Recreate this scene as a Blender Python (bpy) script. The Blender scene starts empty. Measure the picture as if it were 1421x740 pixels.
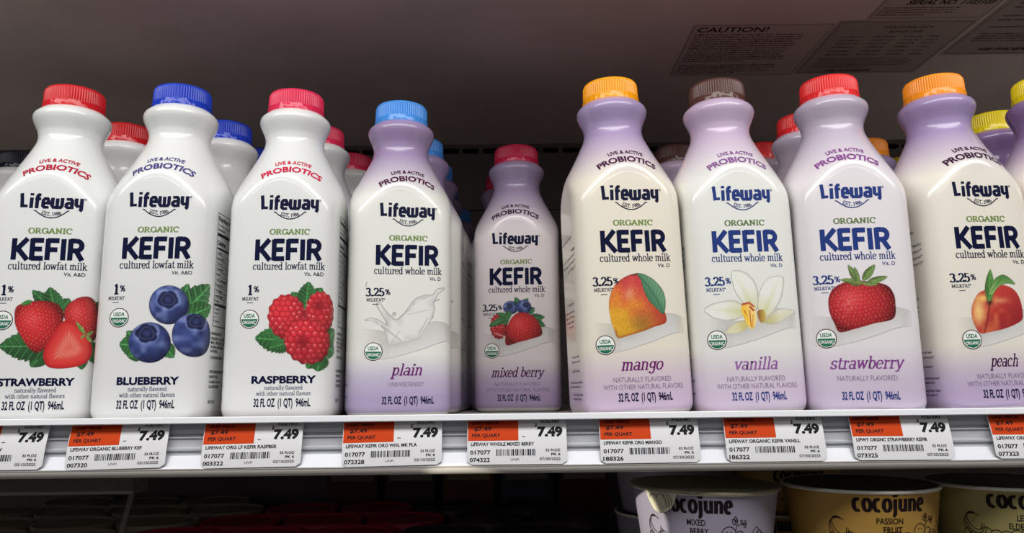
import bpy, bmesh, math, random
import numpy as np
from mathutils import Matrix, Vector

# ------------------------------------------------------------------ camera, light, exposure (all lengths below are millimetres)
S = 0.001
SC = bpy.context.scene
COL = SC.collection
F, PITCH, ROLL, CZ = 1046.0, math.radians(9.4), -0.0115, 18.0
cam = bpy.data.cameras.new('camera')
cam.sensor_width = 36.0
cam.lens = F / 1421 * 36.0
cam.clip_start = 0.01
cam_o = bpy.data.objects.new('camera', cam)
COL.objects.link(cam_o)
cam_o.matrix_world = Matrix.Translation((0, 0, CZ * S)) @ Matrix.Rotation(math.pi / 2 + PITCH, 4, 'X') @ Matrix.Rotation(ROLL, 4, 'Z')
SC.camera = cam_o

vs = SC.view_settings
vs.view_transform = 'Standard'; vs.look = 'None'; vs.gamma = 1.0; vs.use_curve_mapping = False
vs.exposure = -0.36
SC.cycles.max_bounces = 6
SC.cycles.transparent_max_bounces = 12

W = bpy.data.worlds.new('store'); SC.world = W
W.use_nodes = True
_N, _Lk = W.node_tree.nodes, W.node_tree.links                # dim store: lit ceiling above, darker floor below
_tc = _N.new('ShaderNodeTexCoord'); _sx = _N.new('ShaderNodeSeparateXYZ'); _rp = _N.new('ShaderNodeValToRGB'); _mr = _N.new('ShaderNodeMapRange')
_mr.inputs['From Min'].default_value = -1.0
_Lk.new(_tc.outputs['Generated'], _sx.inputs[0]); _Lk.new(_sx.outputs['Z'], _mr.inputs['Value']); _Lk.new(_mr.outputs[0], _rp.inputs[0])
_rp.color_ramp.elements[0].position = 0.40; _rp.color_ramp.elements[0].color = (0.055, 0.05, 0.05, 1)
_rp.color_ramp.elements[1].position = 0.60; _rp.color_ramp.elements[1].color = (0.23, 0.22, 0.218, 1)
_Lk.new(_rp.outputs[0], _N['Background'].inputs[0]); _N['Background'].inputs[1].default_value = 1.0

def area(name, loc, target, sx, sy, power, col=(1, 1, 1)):
    l = bpy.data.lights.new(name, 'AREA'); l.shape = 'RECTANGLE'
    l.size = sx * S; l.size_y = sy * S; l.energy = power; l.color = col
    o = bpy.data.objects.new(name, l); COL.objects.link(o)
    o.location = Vector(loc) * S
    o.rotation_euler = (Vector(target) - Vector(loc)).to_track_quat('-Z', 'Z').to_euler()
    return o
# the fluorescent strip in the canopy of the case, and the store's own ceiling lights further back
area('canopy_light', (0, -160, 730), (0, 620, 100), 2600, 260, 22.0, (1.0, 0.985, 0.97))
area('store_light', (0, -2500, 1350), (0, 560, 120), 3600, 60, 9.5, (1.0, 0.97, 0.94))
sp = bpy.data.lights.new('added_beam_spot', 'SPOT'); sp.energy = 12.0; sp.color = (1.0, 0.95, 0.78); sp.spot_size = math.radians(6.6); sp.spot_blend = 0.12; sp.shadow_soft_size = 0.002
sp_o = bpy.data.objects.new('added_beam_spot', sp); COL.objects.link(sp_o)      # added unseen lamp; its narrow beam catches the end cup under the rail
sp_o.location = Vector((-272, 390, 10)) * S; sp_o.rotation_euler = (Vector((87, 559, -72)) - Vector((-272, 390, 10))).to_track_quat('-Z', 'Y').to_euler()

# ------------------------------------------------------------------ helpers
def lin(c):
    out = []
    for v in c[:3]:
        v /= 255.0
        out.append(v / 12.92 if v <= 0.04045 else ((v + 0.055) / 1.055) ** 2.4)
    return tuple(out)
def lin4(c): return lin(c) + (1.0,)
MATS = {}
def mat(name, col=(200, 200, 200), rough=0.5, metal=0.0, spec=0.5, coat=0.0):
    if name in MATS: return MATS[name]
    m = bpy.data.materials.new(name); m.use_nodes = True
    b = m.node_tree.nodes['Principled BSDF']
    b.inputs['Base Color'].default_value = lin4(col)
    b.inputs['Roughness'].default_value = rough
    b.inputs['Metallic'].default_value = metal
    b.inputs['Specular IOR Level'].default_value = spec
    b.inputs['Coat Weight'].default_value = coat
    b.inputs['Coat Roughness'].default_value = 0.05
    MATS[name] = m
    return m
def noisy(m, scale, amount, bump=0.0, stretch=(1, 1, 1)):
    """mottle the base colour a little and add fine bumps"""
    nt = m.node_tree; N = nt.nodes; b = N['Principled BSDF']
    tc = N.new('ShaderNodeTexCoord'); mp = N.new('ShaderNodeMapping'); mp.inputs['Scale'].default_value = stretch
    no = N.new('ShaderNodeTexNoise'); no.inputs['Scale'].default_value = scale; no.inputs['Detail'].default_value = 4
    nt.links.new(tc.outputs['Object'], mp.inputs['Vector']); nt.links.new(mp.outputs[0], no.inputs['Vector'])
    if amount:
        c = b.inputs['Base Color'].default_value
        r = N.new('ShaderNodeValToRGB')
        r.color_ramp.elements[0].position = 0.3; r.color_ramp.elements[1].position = 0.7
        r.color_ramp.elements[0].color = (c[0] * (1 - amount), c[1] * (1 - amount), c[2] * (1 - amount), 1)
        r.color_ramp.elements[1].color = (min(1, c[0] * (1 + amount)), min(1, c[1] * (1 + amount)), min(1, c[2] * (1 + amount)), 1)
        nt.links.new(no.outputs['Fac'], r.inputs[0]); nt.links.new(r.outputs[0], b.inputs['Base Color'])
    if bump:
        bp = N.new('ShaderNodeBump'); bp.inputs['Strength'].default_value = bump; bp.inputs['Distance'].default_value = 0.001
        nt.links.new(no.outputs['Fac'], bp.inputs['Height']); nt.links.new(bp.outputs[0], b.inputs['Normal'])
    return m

def mesh_obj(name, verts, faces, mats, parent=None, smooth=False, midx=None, loc=None):
    me = bpy.data.meshes.new(name)
    v = np.asarray(verts, dtype=float) * S
    me.from_pydata(v.tolist(), [], [tuple(int(i) for i in f) for f in faces])
    for m in (mats if isinstance(mats, (list, tuple)) else [mats]): me.materials.append(m)
    if midx is not None: me.polygons.foreach_set('material_index', np.asarray(midx, dtype=np.int32))
    if smooth: me.polygons.foreach_set('use_smooth', np.ones(len(me.polygons), dtype=bool))
    me.update()
    o = bpy.data.objects.new(name, me); COL.objects.link(o)
    if parent is not None: o.parent = parent
    if loc is not None: o.location = Vector(loc) * S
    return o
def sharp(o, deg=35):
    """smooth shading with sharp edges above an angle"""
    bm = bmesh.new(); bm.from_mesh(o.data)
    for e in bm.edges:
        if len(e.link_faces) == 2: e.smooth = e.calc_face_angle(0) < math.radians(deg)
    for f in bm.faces: f.smooth = True
    bm.to_mesh(o.data); bm.free(); return o
def thing(name, label, cat, loc=(0, 0, 0), rz=0.0, group=None):
    o = bpy.data.objects.new(name, None); COL.objects.link(o)
    o.empty_display_size = 0.01
    o.location = Vector(loc) * S; o.rotation_euler = (0, 0, rz)
    return tag(o, label, cat, group)
def tag(o, label, cat, group=None):
    o['label'] = label; o['category'] = cat
    if group: o['group'] = group
    return o
def structure(o): o['kind'] = 'structure'; return o
def children(o): return [c for c in bpy.data.objects if c.parent == o]
def dup(root, loc, rz, label, kids):
    """copy a thing with its parts and sub-parts; kids = {object: [children]}"""
    r = root.copy(); COL.objects.link(r); r.location = Vector(loc) * S; r.rotation_euler = (0, 0, rz); r['label'] = label
    for ch in kids.get(root, []):
        c = ch.copy(); COL.objects.link(c); c.parent = r
        for g in kids.get(ch, []):
            d = g.copy(); COL.objects.link(d); d.parent = c
    return r

class MB:
    def __init__(s): s.v = []; s.f = []; s.m = []
    def add(s, v, f, m=0):
        n = len(s.v); s.v += [tuple(p) for p in v]; s.f += [tuple(i + n for i in q) for q in f]; s.m += [m] * len(f)
    def box(s, a, b, m=0, bev=0.0):
        bm = bmesh.new(); bmesh.ops.create_cube(bm, size=1.0)
        for v in bm.verts: v.co = Vector([(a[i] + b[i]) / 2 + v.co[i] * (b[i] - a[i]) for i in range(3)])
        if bev: bmesh.ops.bevel(bm, geom=bm.edges[:], offset=bev, segments=2, affect='EDGES', profile=0.5)
        bm.verts.index_update()
        s.add([tuple(v.co) for v in bm.verts], [tuple(v.index for v in f.verts) for f in bm.faces], m); bm.free()
    def extrude_x(s, prof, x0, x1, m=0, nx=1):
        """prof: closed list of (y, z)"""
        n = len(prof); v = []
        for k in range(nx + 1):
            x = x0 + (x1 - x0) * k / nx; v += [(x, y, z) for y, z in prof]
        f = []
        for k in range(nx):
            for i in range(n):
                j = (i + 1) % n; f.append((k * n + i, k * n + j, (k + 1) * n + j, (k + 1) * n + i))
        f.append(tuple(range(n - 1, -1, -1))); f.append(tuple(nx * n + i for i in range(n)))
        s.add(v, f, m)
    def lathe(s, prof, n=64, m=0, wob=None, cap_top=False, cap_bottom=False):
        """prof: list of (r, z) from bottom to top"""
        v = []; f = []
        for j, (r, z) in enumerate(prof):
            for i in range(n):
                a = 2 * math.pi * i / n
                rr, zz = (r, z) if wob is None else wob(a, r, z, j)
                v.append((rr * math.sin(a), -rr * math.cos(a), zz))
        for j in range(len(prof) - 1):
            for i in range(n):
                k = (i + 1) % n; f.append((j * n + i, j * n + k, (j + 1) * n + k, (j + 1) * n + i))
        if cap_bottom: f.append(tuple(range(n - 1, -1, -1)))
        if cap_top: f.append(tuple((len(prof) - 1) * n + i for i in range(n)))
        s.add(v, f, m)
    def tube(s, pts, r, n=10, m=0):
        pts = [Vector(p) for p in pts]; v = []; f = []
        for i, p in enumerate(pts):
            t = (pts[min(i + 1, len(pts) - 1)] - pts[max(i - 1, 0)]).normalized()
            a = t.cross(Vector((0, 1, 0.01))).normalized(); b = t.cross(a)
            for k in range(n):
                g = 2 * math.pi * k / n; v.append(tuple(p + a * (r * math.cos(g)) + b * (r * math.sin(g))))
        for i in range(len(pts) - 1):
            for k in range(n): f.append((i * n + k, i * n + (k + 1) % n, (i + 1) * n + (k + 1) % n, (i + 1) * n + k))
        f.append(tuple(range(n - 1, -1, -1))); f.append(tuple((len(pts) - 1) * n + k for k in range(n)))
        s.add(v, f, m)
    def build(s, name, mats, parent=None, smooth=False, loc=None, sharp_deg=None):
        o = mesh_obj(name, s.v, s.f, mats, parent, smooth, s.m, loc)
        if sharp_deg: sharp(o, sharp_deg)
        return o

# pixel of the photograph -> point on the plane at distance Y from the camera (used only to read sizes off the picture)
def at_px(px, py, Y):
    x = px - 710.5; y = py - 370
    cr, sr = math.cos(ROLL), math.sin(ROLL)
    u = x * cr + y * sr; v = -x * sr + y * cr
    dy = F * math.cos(PITCH) + v * math.sin(PITCH); dz = F * math.sin(PITCH) - v * math.cos(PITCH)
    t = Y / dy
    return u * t, CZ + dz * t

# ------------------------------------------------------------------ lettering
_glyphs = {}
def font_mesh(text, bold=0.0):
    """outline of a string in the built-in font at size 1: verts (n,2) and faces"""
    k = (text, bold)
    if k in _glyphs: return _glyphs[k]
    cu = bpy.data.curves.new('lettering', 'FONT'); cu.body = text; cu.size = 1.0; cu.offset = bold
    cu.resolution_u = 3; cu.fill_mode = 'FRONT'
    o = bpy.data.objects.new('lettering', cu); COL.objects.link(o)
    dg = bpy.context.evaluated_depsgraph_get()
    me = o.evaluated_get(dg).to_mesh()
    v = np.array([(p.co.x, p.co.y) for p in me.vertices]) if len(me.vertices) else np.zeros((0, 2))
    f = [tuple(p.vertices) for p in me.polygons]
    o.evaluated_get(dg).to_mesh_clear()
    bpy.data.objects.remove(o); bpy.data.curves.remove(cu)
    _glyphs[k] = (v, f); return v, f

# slab-serif letters drawn as strokes: l = line through points, a = arc (cx, cy, rx, ry, from, to), s = slab serif (x, y, width)
def _g(adv, *st): return (adv, st)
L_ = lambda *p: ('l', p)
A_ = lambda *p: ('a', p)
S_ = lambda *p: ('s', p)
SERIF = {
 'c': _g(.6, A_(.31,.33,.25,.32,50,315), L_(.46,.56,.49,.48)),
 'u': _g(.74, L_(.16,.65,.16,.2), A_(.34,.2,.18,.19,180,340), L_(.54,.65,.54,.02), S_(.1,.64,.2), S_(.47,.64,.2), S_(.6,.02,.2)),
 'l': _g(.38, L_(.19,.98,.19,.02), S_(.12,.98,.2), S_(.19,.02,.32)),
 't': _g(.46, L_(.2,.88,.2,.18), A_(.35,.18,.15,.17,180,330), L_(.04,.64,.42,.64)),
 'r': _g(.52, L_(.18,.65,.18,.02), A_(.37,.42,.19,.2,160,60), L_(.46,.6,.46,.5), S_(.12,.64,.2), S_(.2,.02,.34)),
 'e': _g(.62, A_(.31,.33,.25,.32,5,320), L_(.07,.36,.56,.36)),
 'd': _g(.7, A_(.29,.33,.22,.32,0,360), L_(.51,.98,.51,.02), S_(.44,.98,.2), S_(.58,.02,.2)),
 'o': _g(.63, A_(.31,.33,.25,.32,0,360)),
 'w': _g(.94, L_(.1,.65,.27,.02,.46,.6,.65,.02,.83,.65), S_(.1,.64,.24), S_(.47,.64,.2), S_(.83,.64,.22)),
 'h': _g(.74, L_(.17,.98,.17,.02), A_(.36,.43,.19,.22,180,10), L_(.55,.43,.55,.02), S_(.1,.98,.2), S_(.17,.02,.28), S_(.57,.02,.26)),
 'm': _g(1.06, L_(.17,.65,.17,.02), A_(.34,.43,.17,.22,180,0), L_(.51,.43,.51,.02), A_(.69,.43,.18,.22,180,0), L_(.87,.43,.87,.02), S_(.1,.64,.18), S_(.17,.02,.26), S_(.51,.02,.24), S_(.89,.02,.26)),
 'n': _g(.74, L_(.17,.65,.17,.02), A_(.36,.43,.19,.22,180,0), L_(.55,.43,.55,.02), S_(.1,.64,.18), S_(.17,.02,.28), S_(.57,.02,.26)),
 'i': _g(.38, L_(.19,.65,.19,.02), A_(.19,.9,.045,.045,0,360), S_(.12,.64,.18), S_(.19,.02,.32)),
 'k': _g(.7, L_(.17,.98,.17,.02), L_(.52,.64,.22,.28), L_(.32,.38,.56,.02), S_(.1,.98,.2), S_(.17,.02,.28), S_(.52,.64,.24), S_(.57,.02,.26)),
 'f': _g(.44, L_(.2,.78,.2,.02), A_(.35,.78,.15,.2,180,40), L_(.06,.62,.4,.62), S_(.22,.02,.32)),
 'a': _g(.64, A_(.29,.45,.2,.2,150,0), L_(.49,.47,.49,.02), A_(.27,.19,.2,.17,0,360), S_(.55,.02,.18)),
 'y': _g(.68, L_(.1,.64,.34,.03), L_(.58,.64,.28,-.2,.14,-.26,.08,-.2), S_(.1,.64,.24), S_(.58,.64,.22)),
 'v': _g(.66, L_(.1,.64,.33,.02,.56,.64), S_(.1,.64,.24), S_(.56,.64,.22)),
 's': _g(.54, A_(.27,.49,.18,.16,40,270), A_(.27,.17,.2,.16,90,-140), L_(.45,.64,.45,.5), L_(.08,.2,.08,.04)),
 'p': _g(.7, L_(.18,.65,.18,-.28), A_(.38,.33,.21,.32,0,360), S_(.11,.64,.18), S_(.19,-.28,.32)),
 'g': _g(.64, A_(.29,.4,.2,.24,0,360), L_(.5,.65,.5,-.08), A_(.29,-.08,.21,.19,0,-160), S_(.56,.64,.14)),
 'b': _g(.68, L_(.16,.98,.16,.02), A_(.37,.33,.22,.32,0,360), S_(.1,.98,.18)),
 'x': _g(.66, L_(.1,.64,.55,.02), L_(.55,.64,.09,.02), S_(.1,.64,.2), S_(.55,.64,.2), S_(.1,.02,.2), S_(.56,.02,.2)),
 'O': _g(.86, A_(.43,.5,.35,.49,0,360)),
 'R': _g(.86, L_(.2,.97,.2,.03), A_(.42,.72,.2,.25,90,-90), L_(.2,.97,.42,.97), L_(.2,.47,.42,.47), L_(.44,.47,.7,.03), S_(.2,.97,.34), S_(.2,.03,.34), S_(.74,.03,.22)),
 'G': _g(.88, A_(.45,.5,.36,.49,45,360), L_(.81,.45,.81,.1), L_(.55,.44,.84,.44), L_(.74,.9,.76,.68)),
 'A': _g(.88, L_(.12,.03,.44,.98,.76,.03), L_(.24,.33,.64,.33), S_(.12,.03,.28), S_(.76,.03,.3)),
 'N': _g(.92, L_(.2,.03,.2,.97,.72,.05,.72,.97), S_(.16,.97,.26), S_(.2,.03,.32), S_(.72,.97,.32)),
 'I': _g(.46, L_(.23,.97,.23,.03), S_(.23,.97,.38), S_(.23,.03,.38)),
 'C': _g(.82, A_(.44,.5,.35,.49,45,315), L_(.7,.9,.72,.68)),
 'M': _g(1.06, L_(.2,.03,.2,.97,.53,.2,.86,.97,.86,.03), S_(.18,.97,.3), S_(.2,.03,.3), S_(.88,.97,.3), S_(.86,.03,.32)),
 'L': _g(.72, L_(.22,.97,.22,.03,.62,.03,.62,.26), S_(.22,.97,.36), S_(.22,.03,.3)),
 'K': _g(.86, L_(.2,.97,.2,.03), L_(.68,.97,.24,.46), L_(.36,.58,.7,.03), S_(.2,.97,.32), S_(.2,.03,.32), S_(.68,.97,.28), S_(.72,.03,.28)),
 'F': _g(.74, L_(.2,.03,.2,.97,.66,.97,.66,.76), L_(.2,.52,.5,.52), S_(.2,.97,.3), S_(.22,.03,.36)),
 'T': _g(.8, L_(.08,.76,.08,.97,.72,.97,.72,.76), L_(.4,.97,.4,.03), S_(.4,.03,.36)),
 'E': _g(.76, L_(.66,.76,.66,.97,.2,.97,.2,.03,.68,.03,.68,.26), L_(.2,.5,.52,.5), S_(.2,.97,.3), S_(.2,.03,.3)),
 'S': _g(.68, A_(.34,.73,.24,.25,40,270), A_(.34,.25,.26,.24,90,-140), L_(.57,.95,.57,.76), L_(.1,.28,.1,.06)),
 '1': _g(.52, L_(.1,.8,.28,.95,.28,.03), S_(.28,.03,.42)),
 '2': _g(.62, A_(.3,.7,.22,.27,170,-30), L_(.48,.55,.1,.06,.54,.06,.54,.22)),
 '3': _g(.62, A_(.29,.74,.2,.23,160,-90), A_(.29,.26,.23,.25,90,-160)),
 '5': _g(.62, L_(.5,.95,.14,.95,.12,.5), A_(.29,.31,.23,.29,140,-160)),
 '6': _g(.64, A_(.32,.3,.23,.29,0,360), A_(.48,.32,.4,.62,180,110)),
 '8': _g(.62, A_(.31,.73,.19,.23,0,360), A_(.31,.27,.23,.26,0,360)),
 '9': _g(.64, A_(.32,.68,.23,.29,0,360), A_(.16,.66,.4,.62,0,-70)),
 '.': _g(.26, A_(.13,.06,.05,.05,0,360)),
 '*': _g(.4, L_(.2,.98,.2,.66), L_(.06,.9,.34,.74), L_(.34,.9,.06,.74)),
 '%': _g(.86, A_(.2,.74,.14,.22,0,360), A_(.64,.24,.14,.22,0,360), L_(.66,.98,.18,0)),
 ' ': _g(.34,),
}
# heavy sans capitals of the product name
SANS = {
 'K': _g(.80, L_(.13,1,.13,0), L_(.70,1.0,.2,.42), L_(.3,.52,.74,0)),
 'E': _g(.68, L_(.13,1,.13,0), L_(.1,.92,.62,.92), L_(.1,.51,.56,.51), L_(.1,.08,.63,.08)),
 'F': _g(.66, L_(.13,1,.13,0), L_(.1,.92,.62,.92), L_(.1,.49,.56,.49)),
 'I': _g(.34, L_(.16,1,.16,0)),
 'R': _g(.76, L_(.13,1,.13,0), L_(.1,.92,.38,.92), A_(.38,.69,.23,.23,90,-90), L_(.1,.46,.38,.46), L_(.38,.46,.66,0)),
}
# the rounded block letters of the dairy's logo (x-height .74)
LOGO = {
 'L': _g(.62, L_(.1,1.0,.16,.5,.18,.14,.56,.14)),
 'i': _g(.36, L_(.17,.72,.17,0), L_(.17,1.02,.17,.86)),
 'f': _g(.46, L_(.19,.0,.19,.8,.28,.92,.42,.92), L_(.04,.64,.44,.64)),
 'e': _g(.62, L_(.16,.36,.5,.36,.5,.52,.42,.66,.24,.66,.14,.54,.14,.18,.24,.08,.54,.08)),
 'w': _g(.96, L_(.15,.74,.15,.2,.24,.08,.48,.08,.48,.7), L_(.48,.08,.72,.08,.81,.2,.81,.74)),
 'a': _g(.66, L_(.12,.66,.44,.66,.52,.56,.52,.0), L_(.52,.38,.24,.38,.14,.3,.14,.16,.24,.08,.52,.08)),
 'y': _g(.64, L_(.14,.74,.14,.3,.22,.2,.5,.2), L_(.5,.74,.5,-.02,.42,-.14)),
}
# the chunky letters of the coconut yogurt's logo
CHUNK = {
 'c': _g(.56, A_(.3,.36,.2,.34,55,305)),
 'o': _g(.64, A_(.32,.36,.21,.34,0,360)),
 'j': _g(.36, L_(.18,.7,.18,-.12,.1,-.24,.02,-.24), A_(.18,.95,.06,.06,0,360)),
 'u': _g(.66, L_(.15,.72,.15,.2,.24,.08,.42,.08,.5,.2), L_(.5,.72,.5,0)),
 'n': _g(.66, L_(.15,.72,.15,0), L_(.15,.54,.26,.64,.42,.64,.5,.52,.5,0)),
 'e': _g(.58, L_(.12,.38,.48,.38), A_(.3,.36,.19,.34,0,310)),
}
def arc_pts(cx, cy, rx, ry, a0, a1):
    n = max(6, int(abs(a1 - a0) / 18))
    return [(cx + rx * math.cos(math.radians(a0 + (a1 - a0) * i / n)), cy + ry * math.sin(math.radians(a0 + (a1 - a0) * i / n))) for i in range(n + 1)]
def stroke_text(font, text, w, contrast):
    """polygons (list of 4-point quads) of a string with unit cap height, and its advance"""
    x = 0; quads = []
    for ch in text:
        adv, st = font[ch]
        for kind, p in st:
            if kind == 's':
                t = w * 0.30; quads.append([(x + p[0] - p[2] / 2, p[1] - t), (x + p[0] + p[2] / 2, p[1] - t), (x + p[0] + p[2] / 2, p[1] + t), (x + p[0] - p[2] / 2, p[1] + t)]); continue
            pts = arc_pts(*p) if kind == 'a' else list(zip(p[0::2], p[1::2]))
            dense = [pts[0]]
            for a, b in zip(pts, pts[1:]):
                k = max(1, int(math.hypot(b[0] - a[0], b[1] - a[1]) / .11))
                dense += [(a[0] + (b[0] - a[0]) * i / k, a[1] + (b[1] - a[1]) * i / k) for i in range(1, k + 1)]
            quads += [[(x + q[0], q[1]) for q in r] for r in ribbon(dense, w, contrast)]
        x += adv
    return quads, x
def ribbon(pts, w, contrast=1.0):
    n = len(pts); P = np.array(pts, dtype=float)
    closed = n > 3 and np.hypot(*(P[0] - P[-1])) < 1e-6
    T = np.zeros_like(P)
    for i in range(n):
        if closed: a, b = P[(i - 1) % (n - 1)], P[(i + 1) % (n - 1)]
        else: a, b = P[max(i - 1, 0)], P[min(i + 1, n - 1)]
        d = b - a; T[i] = d / (np.hypot(*d) + 1e-12)
    hw = 0.5 * w * (contrast + (1 - contrast) * np.abs(T[:, 1]))
    Nn = np.stack([-T[:, 1], T[:, 0]], 1)
    # keep the width through corners
    for i in range(1, n - 1):
        d = P[i] - P[i - 1]; d = d / (np.hypot(*d) + 1e-12)
        c = abs(d[0] * T[i][0] + d[1] * T[i][1]); hw[i] /= max(c, 0.6)
    Lp = P + Nn * hw[:, None]; Rp = P - Nn * hw[:, None]
    return [[tuple(Rp[i]), tuple(Rp[i + 1]), tuple(Lp[i + 1]), tuple(Lp[i])] for i in range(n - 1)]

class Print:
    """ink on a surface: collects flat polygons in (u, v) millimetres, then lays them on a surface with fn(u, v, lift)"""
    def __init__(s): s.v = []; s.f = []; s.m = []; s.e = []; s.cols = []
    def ci(s, col):
        if col not in s.cols: s.cols.append(col)
        return s.cols.index(col)
    def poly(s, verts, faces, col, lift=0.15):
        n = len(s.v); s.v += [tuple(p) for p in verts]; s.e += [lift] * len(verts)
        s.f += [tuple(i + n for i in q) for q in faces]; s.m += [s.ci(col)] * len(faces)
    def quads(s, qs, col, lift=0.15):
        for q in qs: s.poly(q, [tuple(range(len(q)))], col, lift)
    def rect(s, u0, v0, u1, v1, col, lift=0.12, nu=1, nv=1):
        v = [(u0 + (u1 - u0) * i / nu, v0 + (v1 - v0) * j / nv) for j in range(nv + 1) for i in range(nu + 1)]
        f = [(j * (nu + 1) + i, j * (nu + 1) + i + 1, (j + 1) * (nu + 1) + i + 1, (j + 1) * (nu + 1) + i) for j in range(nv) for i in range(nu)]
        s.poly(v, f, col, lift)
    def line(s, pts, w, col, lift=0.15): s.quads(ribbon(pts, w), col, lift)
    def disc(s, cu, cv, r, col, lift, a0=0, a1=360, n=40):
        rings = 4; v = [(cu, cv)]; f = []
        for k in range(1, rings + 1):
            for i in range(n + 1):
                a = math.radians(a0 + (a1 - a0) * i / n); v.append((cu + r * k / rings * math.cos(a), cv + r * k / rings * math.sin(a)))
        for i in range(n): f.append((0, 1 + i, 2 + i))
        for k in range(rings - 1):
            for i in range(n):
                a = 1 + k * (n + 1) + i; f.append((a, a + n + 1, a + n + 2, a + 1))
        s.poly(v, f, col, lift)
    def text(s, t, u, v, h, width=None, col=(0, 0, 0), bold=0.0, align='c', shear=0.0, bend=None, lift=0.15, slope=0.0):
        """built-in font: cap height h, optional total width, u = anchor; bend = radius of an arch (centre below)"""
        V, Fc = font_mesh(t, bold)
        if not len(V): return
        H = font_mesh('H', bold)[0]; h0, h1 = H[:, 1].min(), H[:, 1].max()
        k = h / (h1 - h0); x = V[:, 0] * k; y = (V[:, 1] - h0) * k
        x = x - x.min(); wd = x.max()
        if width: x = x * (width / wd); wd = width
        s._place(x, y, wd, Fc, u, v, col, align, shear, bend, lift, slope)
    def strokes(s, font, t, u, v, h, width=None, col=(0, 0, 0), w=0.13, contrast=0.6, align='c', shear=0.0, bend=None, lift=0.15, slope=0.0):
        qs, adv = stroke_text(font, t, w, contrast)
        P = np.array([p for q in qs for p in q]); x = P[:, 0] * h; y = P[:, 1] * h
        x = x - x.min(); wd = x.max()
        if width: x = x * (width / wd); wd = width
        fs = []; i = 0
        for q in qs: fs.append(tuple(range(i, i + len(q)))); i += len(q)
        s._place(x, y, wd, fs, u, v, col, align, shear, bend, lift, slope)
    def _place(s, x, y, wd, fs, u, v, col, align, shear, bend, lift, slope):
        x = x + shear * y
        x = x - {'c': wd / 2, 'l': 0, 'r': wd}[align]
        if bend:
            R = abs(bend)
            if bend > 0: a = x / R; x, y = (R + y) * np.sin(a), (R + y) * np.cos(a) - R
            else: a = x / R; x, y = (R - y) * np.sin(a), R - (R - y) * np.cos(a)
        y = y + slope * x
        s.poly(np.stack([x + u, y + v], 1), fs, col, lift)
    def build(s, name, fn, parent, rough=0.4):
        V = np.array(s.v); X = fn(V[:, 0], V[:, 1], np.array(s.e))
        ms = [mat('ink_%d_%d_%d' % c, c, rough, 0, .15) for c in s.cols]
        return mesh_obj(name, X, s.f, ms, parent, False, s.m)

# ------------------------------------------------------------------ the case: back wall, ceiling, shelves
X0, X1, YB, ZC = -1150.0, 1150.0, 1005.0, 357.0
m_ceil = noisy(mat('ceiling_paint', (222, 206, 200), 0.3, 0.0, 0.5), 6, 0.12)
m_wall = noisy(mat('wall_paint', (118, 108, 107), 0.45), 5, 0.12)
m_dark = mat('duct_black', (6, 5, 5), 0.8)
b = MB(); b.box((X0, 446, ZC), (X1, YB + 20, ZC + 18), 0, 1.0)
structure(b.build('ceiling', m_ceil))

def back_wall():
    b = MB()
    def quad(x0, x1, z0, z1, y=YB, m=0): b.add([(x0, y, z0), (x1, y, z0), (x1, y, z1), (x0, y, z1)], [(0, 1, 2, 3)], m)
    zs0, zs1, pitch = 341.0, 354.0, 27.6
    quad(X0, X1, -190, 262); quad(X0, X1, 263.2, zs0); quad(X0, X1, zs1, ZC); quad(X0, X1, 262, 263.2, YB, 1)
    n = int((X1 - X0) / pitch); pitch = (X1 - X0) / n
    for i in range(n):                                   # a rounded slot in every cell of the vented strip
        xa, xb = X0 + i * pitch, X0 + (i + 1) * pitch; cx = (xa + xb) / 2; cz = (zs0 + zs1) / 2
        hw, hr = pitch / 2 - 2.0, 3.9; inner = []; outer = []
        for k in range(20):
            a = 2 * math.pi * (k + .5) / 20; s = 1 if math.cos(a) > 0 else -1
            inner.append((cx + s * (hw - hr) + hr * math.cos(a), cz + hr * math.sin(a)))
            dx, dz = math.cos(a), math.sin(a); t = min((pitch / 2) / max(abs(dx), 1e-6), ((zs1 - zs0) / 2) / max(abs(dz), 1e-6))
            outer.append((cx + dx * t, cz + dz * t))
        corners = [(xb, zs1), (xa, zs1), (xa, zs0), (xb, zs0)]
        v = [(x, YB, z) for x, z in inner] + [(x, YB, z) for x, z in outer] + [(x, YB + 8, z) for x, z in inner]
        f = []
        for k in range(20):
            j = (k + 1) % 20; f += [(k, j, 20 + j, 20 + k)]
        b.add(v, f, 0); b.add(v, [(k, 40 + k, 40 + (k + 1) % 20, (k + 1) % 20) for k in range(20)], 0)
        for (qx, qz) in corners:                          # fill the four corners of the cell
            near = sorted(range(20), key=lambda k: (outer[k][0] - qx) ** 2 + (outer[k][1] - qz) ** 2)[:2]
            b.add([(qx, YB, qz)] + [(outer[k][0], YB, outer[k][1]) for k in near], [(0, 1, 2)], 0)
    quad(X0, X1, zs0 - 4, zs1 + 3, YB + 8, 2)
    return b.build('wall_back', [m_wall, m_dark, m_dark])
structure(back_wall())

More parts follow.
